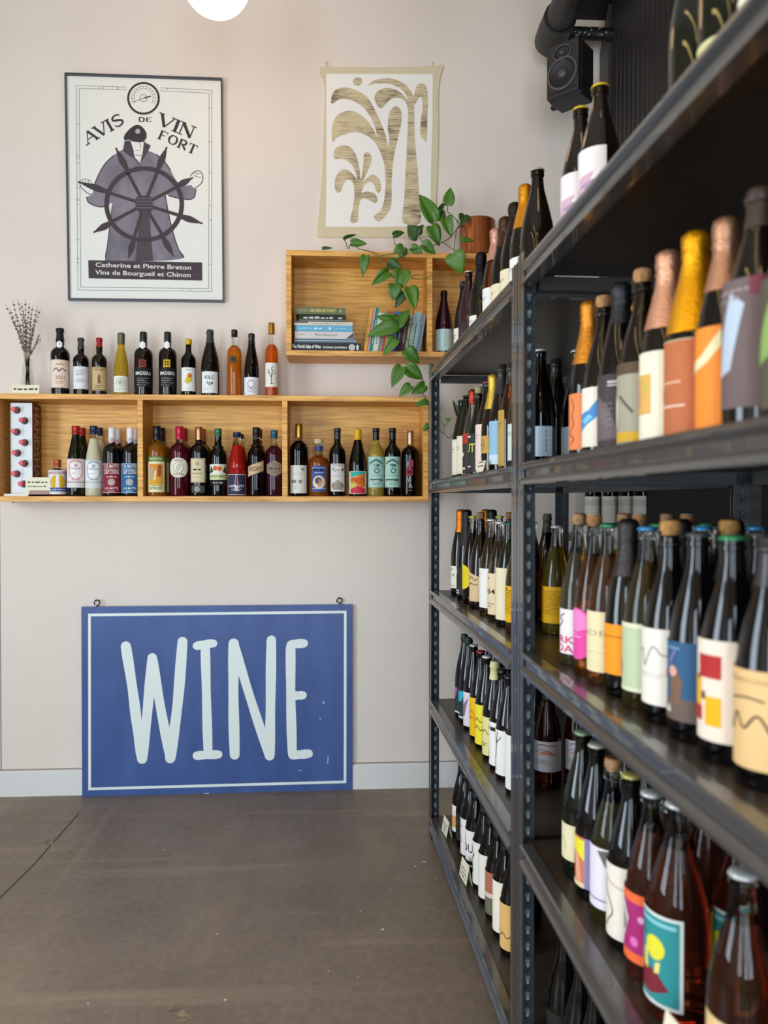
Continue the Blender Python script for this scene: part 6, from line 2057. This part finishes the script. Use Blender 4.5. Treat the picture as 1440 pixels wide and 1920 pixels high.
# holes overlap their neighbours' bands, so cut them from one sheet
me = bpy.data.meshes.new('front_panel')
bm = bmesh.new()
outer = [(0, 0), (bwid, 0), (bwid, bht), (0, bht)]
pts2, edges2 = [], []
N_ = 20
for loop in [outer] + [[(hx + rh * math.cos(2 * math.pi * k / N_), hz + rh * math.sin(2 * math.pi * k / N_)) for k in range(N_)] for hx, hz in hp]:
    o_ = len(pts2)
    pts2 += [Vector(p_) for p_ in loop]
    edges2 += [(o_ + k, o_ + (k + 1) % len(loop)) for k in range(len(loop))]
vv, ee, ff = delaunay_2d_cdt(pts2, edges2, [], 0, 1e-6)[:3]
bvs = [bm.verts.new((p_[0], 0, p_[1])) for p_ in vv]
for f in ff:
    cx = sum(vv[i][0] for i in f) / len(f)
    cz = sum(vv[i][1] for i in f) / len(f)
    if all((cx - hx) ** 2 + (cz - hz) ** 2 > (rh * .985) ** 2 for hx, hz in hp):
        bm.faces.new([bvs[i] for i in f])
bm.normal_update()
bmesh.ops.recalc_face_normals(bm, faces=bm.faces)
bmesh.ops.solidify(bm, geom=bm.faces[:], thickness=.002)
bm.to_mesh(me)
bm.free()
me.materials.append(WHT)
link('front_panel', me, bd)
b = MB()
b.box(0, .002, .002, .10, 0, bht)
b.box(0, bwid, .098, .10, 0, bht)
b.box(0, bwid, .002, .10, 0, .002)
b.box(0, bwid, .002, .10, bht - .002, bht)
b.box(.002, bwid - .002, .05, .052, .002, bht - .002)
b.build('carton', WHT, bd, smooth=False)
b = MB()
b.box(bwid - .002, bwid, .002, .10, 0, bht)
b.build('side_panel', BRN, bd, smooth=False)
c = Canvas()
c.text('HANDSHAKE', 0, 0, .062, 'b89080', 1, w=bht * .96, bold=.02, align='l')
# lettering runs down the side: start under the top
link('printed_lettering', c.mesh('printed_lettering', lambda u, v, l: (bwid + .0004, .018 + v, bht - .014 - u)), bd)
CAPR = mat('red_bottle_cap', 'd23c40', rough=.35)
for i, (hx, hz) in enumerate(hp):
    t = thing('small_bottle', 'small bottle with red cap poking from hole %s of the white display box' % ['one, topmost', 'two', 'three', 'four', 'five', 'six', 'seven', 'eight, lowest'][i], 'bottle',
              (px0 + hx, ybx, LOW_IN + hz), 0, 'red-capped small bottles in the display box')
    MX = Matrix.Rotation(R(90), 4, 'X')
    b = MB()
    b.lathe([(0, -.045), (.0145, -.045), (.0145, .004), (.012, .010), (.0095, .014), (0, .014)], 20, 0, MX)
    b.build('bottle_shoulder', GL['plum'], t)
    b = MB()
    b.lathe([(.0118, .012), (.0124, .013), (.0124, .020), (.0114, .021), (.0110, .040), (.0102, .042), (0, .042)], 8, 0, MX)
    b.build('cap', CAPR, t, smooth=True, angle=20)
b = MB()
bp_ = on_y(10, 930, YF + .03)
t = thing('white_slab', 'thin white slab lying under the display box', 'slab', (bp_.x, YF + .012, LOW_IN))
wsl = on_y(56, 930, YF + .03).x - bp_.x
b.box(0, wsl, 0, .04, 0, .011)
o = b.build('slab', mat('white_slab', 'e4e2da', rough=.5), t, smooth=False)
o.modifiers.new('b', 'BEVEL').width = .002


def l2(c_, w, h):
    pseudo(c_, w * .08, w * .92, h * .66, h * .12, '6a6450', 1)
    pseudo(c_, w * .1, w * .85, h * .42, h * .10, '6a6450', 1)


yh = YF + .022
q0, q1 = on_y(48, 922, yh), on_y(94, 922, yh)
hold = thing('card_holder', 'small pinkish wooden card holder before the display box', 'card holder', (on_y(56, 930, yh).x, yh - .008, LOW_IN))
b = MB()
hw = on_y(91, 930, yh).x - on_y(56, 930, yh).x
hz_ = on_y(70, 919.5, yh).z - LOW_IN
b.box(0, hw, 0, .006, 0, hz_)
b.box(0, hw, .0095, .016, 0, hz_)
b.box(0, hw, 0, .016, 0, hz_ * .3)
o = b.build('block', mat('pink_wood', 'a8867c', rough=.6), hold, smooth=False)
flat_card(q0.x, yh + .0000, LOW_IN + hz_ * .35, q1.x - q0.x, on_y(70, 895, yh).z - LOW_IN - hz_ * .35, 'cream handwritten card standing in the pinkish holder', 'name_card', 0, l2)

# ================================================================ loudspeaker, pipes, lamp
ys = 3.30
s0, s1 = on_y(1029.5, 205, ys), on_y(1086, 78, ys)
SPK = mat('speaker_black', '262425', rough=.45)
ks = ys / ray(1050, 140).y / F
spw, sph, spd = 57 * ks * 1.16, 98 * ks, .115
spk = thing('loudspeaker', 'black two-way loudspeaker hung high on the wall under the pipes', 'speaker', (on_y(1029, 190, ys).x, ys, on_y(1029, 195, ys).z), R(-44))
b = MB()
b.box(0, spw, 0, spd, 0, sph)
o = b.build('cabinet', SPK, spk, smooth=False)
m_ = o.modifiers.new('b', 'BEVEL')
m_.width = .007
m_.segments = 3
MX = Matrix.Rotation(R(90), 4, 'X')
RIM, CONE = mat('speaker_trim', '474547', rough=.4), mat('speaker_cone', '1c1b1c', rough=.55)


def driver(name, cx, cz, r, rx=1.0):
    b_ = MB()
    S_ = Matrix.Translation((cx, -.001, cz)) @ Matrix.Diagonal((rx, 1, 1, 1)) @ MX
    b_.lathe([(r * 1.22, 0), (r * 1.2, .004), (r * 1.02, .004), (r, .001, 1), (r * .92, .003, 1), (r * .84, -.001, 1), (r * .36, -.022 if r > .03 else -.008, 1), (r * .34, -.016 if r > .03 else -.006), (r * .2, -.006 if r > .03 else .001), (0, -.002 if r > .03 else .004)], 32, 0, S_)
    b_.build(name, [RIM, CONE], spk)


# recess in the cabinet is shallow: the drivers sit proud on a baffle
b = MB()
b.box(.003, spw - .003, -.022, 0.004, .006, sph - .003)
o = b.build('baffle', SPK, spk, smooth=False)
b = MB()
b.box(.012, spw - .012, -.0232, -.0225, .020, .026)
b.build('port_slot', mat('slot_black', '0a0a0a', rough=.8), spk, smooth=False)
for nm, cx, cz, r, rx in (('woofer', .5, .42, .058, 1), ('tweeter', .5, .80, .026, 1.35)):
    b_ = MB()
    S_ = Matrix.Translation((spw * cx, -.0215, sph * cz)) @ Matrix.Diagonal((rx, 1, 1, 1)) @ MX
    r = r * spw / .15 * 1.02
    b_.lathe([(r * 1.18, 0), (r * 1.16, .006), (r * 1.0, .007), (r * .97, .003, 1), (r * .90, .007, 1), (r * .82, .003, 1), (r * .36, .0008, 1), (r * .34, .003), (r * .24, .010), (0, .014)], 32, 0, S_)
    b_.build(nm, [RIM, CONE], spk)
b = MB()
wv = Vector((math.cos(R(-44)) * spw / 2 - math.sin(R(-44)) * spd, math.sin(R(-44)) * spw / 2 + math.cos(R(-44)) * spd, sph * .86))
RI = Matrix.Rotation(R(44), 3, 'Z')
b.tube([RI @ (wv - Vector((0, .03, 0))), RI @ (wv + Vector((0, .06, 0))), RI @ Vector((wv.x, YW - ys, wv.z))], .014, 10)
b.build('wall_bracket', mat('bracket_black', '141414', rough=.5), spk)
PIPE = mat('black_painted_pipe', '1d1b1a', rough=.5, bump=(25, .15, (1, 1, 1)))
pa = on_y(1038, 62, 3.50)
pb1 = on_y(1090, -60, 3.0)
fit = thing('service_pipe', 'thick black pipe with elbow coming down above the loudspeaker', 'pipe', pa)
b = MB()
b.tube([Vector((0, 0, 0)) + Vector((.0, .0, 0)), (pb1 - pa) * .5, pb1 - pa, (pb1 - pa) * 2.2], .062, 20)
b.build('pipe_run', PIPE, fit)
b = MB()
dirp = (pb1 - pa).normalized()
b.tube([dirp * .14, dirp * .02, dirp * -.05 + Vector((.0, .01, 0)), dirp * -.09 + Vector((.03, .03, 0.0)), Vector((.07, .06, .02))], [.072, .074, .074, .066, .06], 20)
b.build('elbow', PIPE, fit)
ph = on_y(1055, 62, 3.56)
pe = on_y(1150, 62, 3.56)
b = MB()
lx = pe.x - ph.x
rr = 11.5 * 3.56 / F
b.tube([(0, 0, 0), (lx * .5, 0, 0), (lx, 0, 0)], rr, 18)
b.tube([(lx * .90, 0, 0), (lx * .99, 0, 0)], rr * 1.12, 18)
b.build('cross_pipe', PIPE, fit, loc=ph - pa)
c = Canvas()
for i in range(34):
    a, x = random.uniform(-.9, .9), random.uniform(.05, .98) * lx
    r_ = random.choice([.0012, .0018, .0025, .004])
    c.circ(x, a * rr, r_, 'c8c0b0', 1, n=7)
for x0, x1 in ((.5, .86), (.2, .45)):
    c.rect(lx * x0, rr * 1.02, lx * x1, rr * 1.5, 'd2c8b4', 1)
link('paint_spatter', c.mesh('paint_spatter', lambda u, v, l: (u, -(rr + .0008) * math.cos(v / rr), (rr + .0008) * math.sin(v / rr))), fit, ph - pa)['kind'] = 'stuff'
# globe lamp
gl = on_y(405, -37, 2.9)
rg = 63 / F * 2.9
lampm = bpy.data.materials.new('lit_opal_glass')
lampm.use_nodes = True
bs = lampm.node_tree.nodes['Principled BSDF']
bs.inputs['Base Color'].default_value = rgb('fff4dc')
bs.inputs['Emission Color'].default_value = (1.0, .60, .30, 1)
bs.inputs['Emission Strength'].default_value = 9.5
amber = mat('lit_amber_glass', 'e08a2a', rough=.3, emit='e8902c', estr=1.0)
for i, (x, y, dsc) in enumerate(((gl.x, gl.y, 'lit opal globe pendant lamp cut by the top of the picture'), (gl.x + .9, .9, 'lit opal globe pendant lamp hanging over the aisle'), (gl.x + .2, -.8, 'lit opal globe pendant lamp toward the shop front'))):
    lm = thing('pendant_lamp', dsc, 'lamp', (x, y, gl.z), 0, 'opal globe pendant lamps')
    b = MB()
    b.lathe([(0, -rg)] + [(rg * math.sin(R(a)), -rg * math.cos(R(a))) for a in range(12, 160, 8)] + [(rg * .3, rg * .96)], 36)
    b.build('globe', lampm, lm)
    b = MB()
    b.lathe([(rg * .34, rg * .93), (rg * .34, rg * 1.15), (.008, rg * 1.3), (.006, ZC - gl.z), (0, ZC - gl.z)], 20)
    b.build('stem', mat('brass_fitting', 'a8782e', rough=.3, metal=.9), lm)
    b = MB()
    n_ = (EYE - Vector((x, y, gl.z))).normalized()
    b.lathe([(rg * .46, rg * .885), (rg * .44, rg * .905), (0, rg * 1.005)], 24, 0, Vector((0, -1, -.19)).to_track_quat('Z', 'Y').to_matrix().to_4x4())
    b.build('amber_lens', amber, lm)

tubem = mat('lit_warm_tube', 'fff0c0', rough=.4, emit='ffdc8c', estr=11.0)
for i, (x, nm) in enumerate(((-.95, 'warm tube lamp over the aisle, farther from the racks'), (-.35, 'warm tube lamp over the aisle, closer to the racks'))):
    lm = thing('tube_lamp', nm, 'lamp', (x, 0, 2.85), 0, 'tube lamps over the aisle')
    b = MB()
    b.tube([(0, -1.3, 0), (0, 0, 0), (0, 1.1, 0)], .019, 14)
    b.build('tube', tubem, lm)
    for yy in (-1.32, 1.1):
        b = MB()
        b.tube([(0, yy, 0), (0, yy + .03, 0)], .026, 14)
        b.tube([(0, yy + .015, .02), (0, yy + .015, ZC - 2.85)], .004, 8)
        b.build('end_cap', mat('lamp_end_black', '1a1a1a', rough=.4), lm)

# ================================================================ side ledge with bottles behind the racks
lz = 1.235
x0_, x1_ = FAR.w(RD, 0).x + .03, XW - .004
lw = thing('wall_ledge', 'narrow black ledge on the dark side wall behind the racks', 'shelf', (XW, 0, lz))
b = MB()
b.box(x0_ - XW, -.001, 3.14, YW - .12, -.02, 0)
b.build('ledge_board', BOARD, lw, smooth=False)
for i, (u, y, ln_) in enumerate(((1104, 3.55, 1), (1138, 3.44, 1), (1168, 3.34, 0), (1196, 3.245, 0))):
    x = on_y(u + 8, 940, y).x
    bottle('bordeaux', 'black', ('capsule', '1a1a1a', .05), [(.15, .12, .05, 0, 'd8d4c8', [('sq', .1, .9, .85, 6, '8a867c', .02)])], (x, y, lz), R(-25 + 8 * i),
           'dark bottle with tall white label on the side ledge, number %s from the wall' % ('one two three four'.split()[i]), 'bottles on the side ledge', .30, .038)
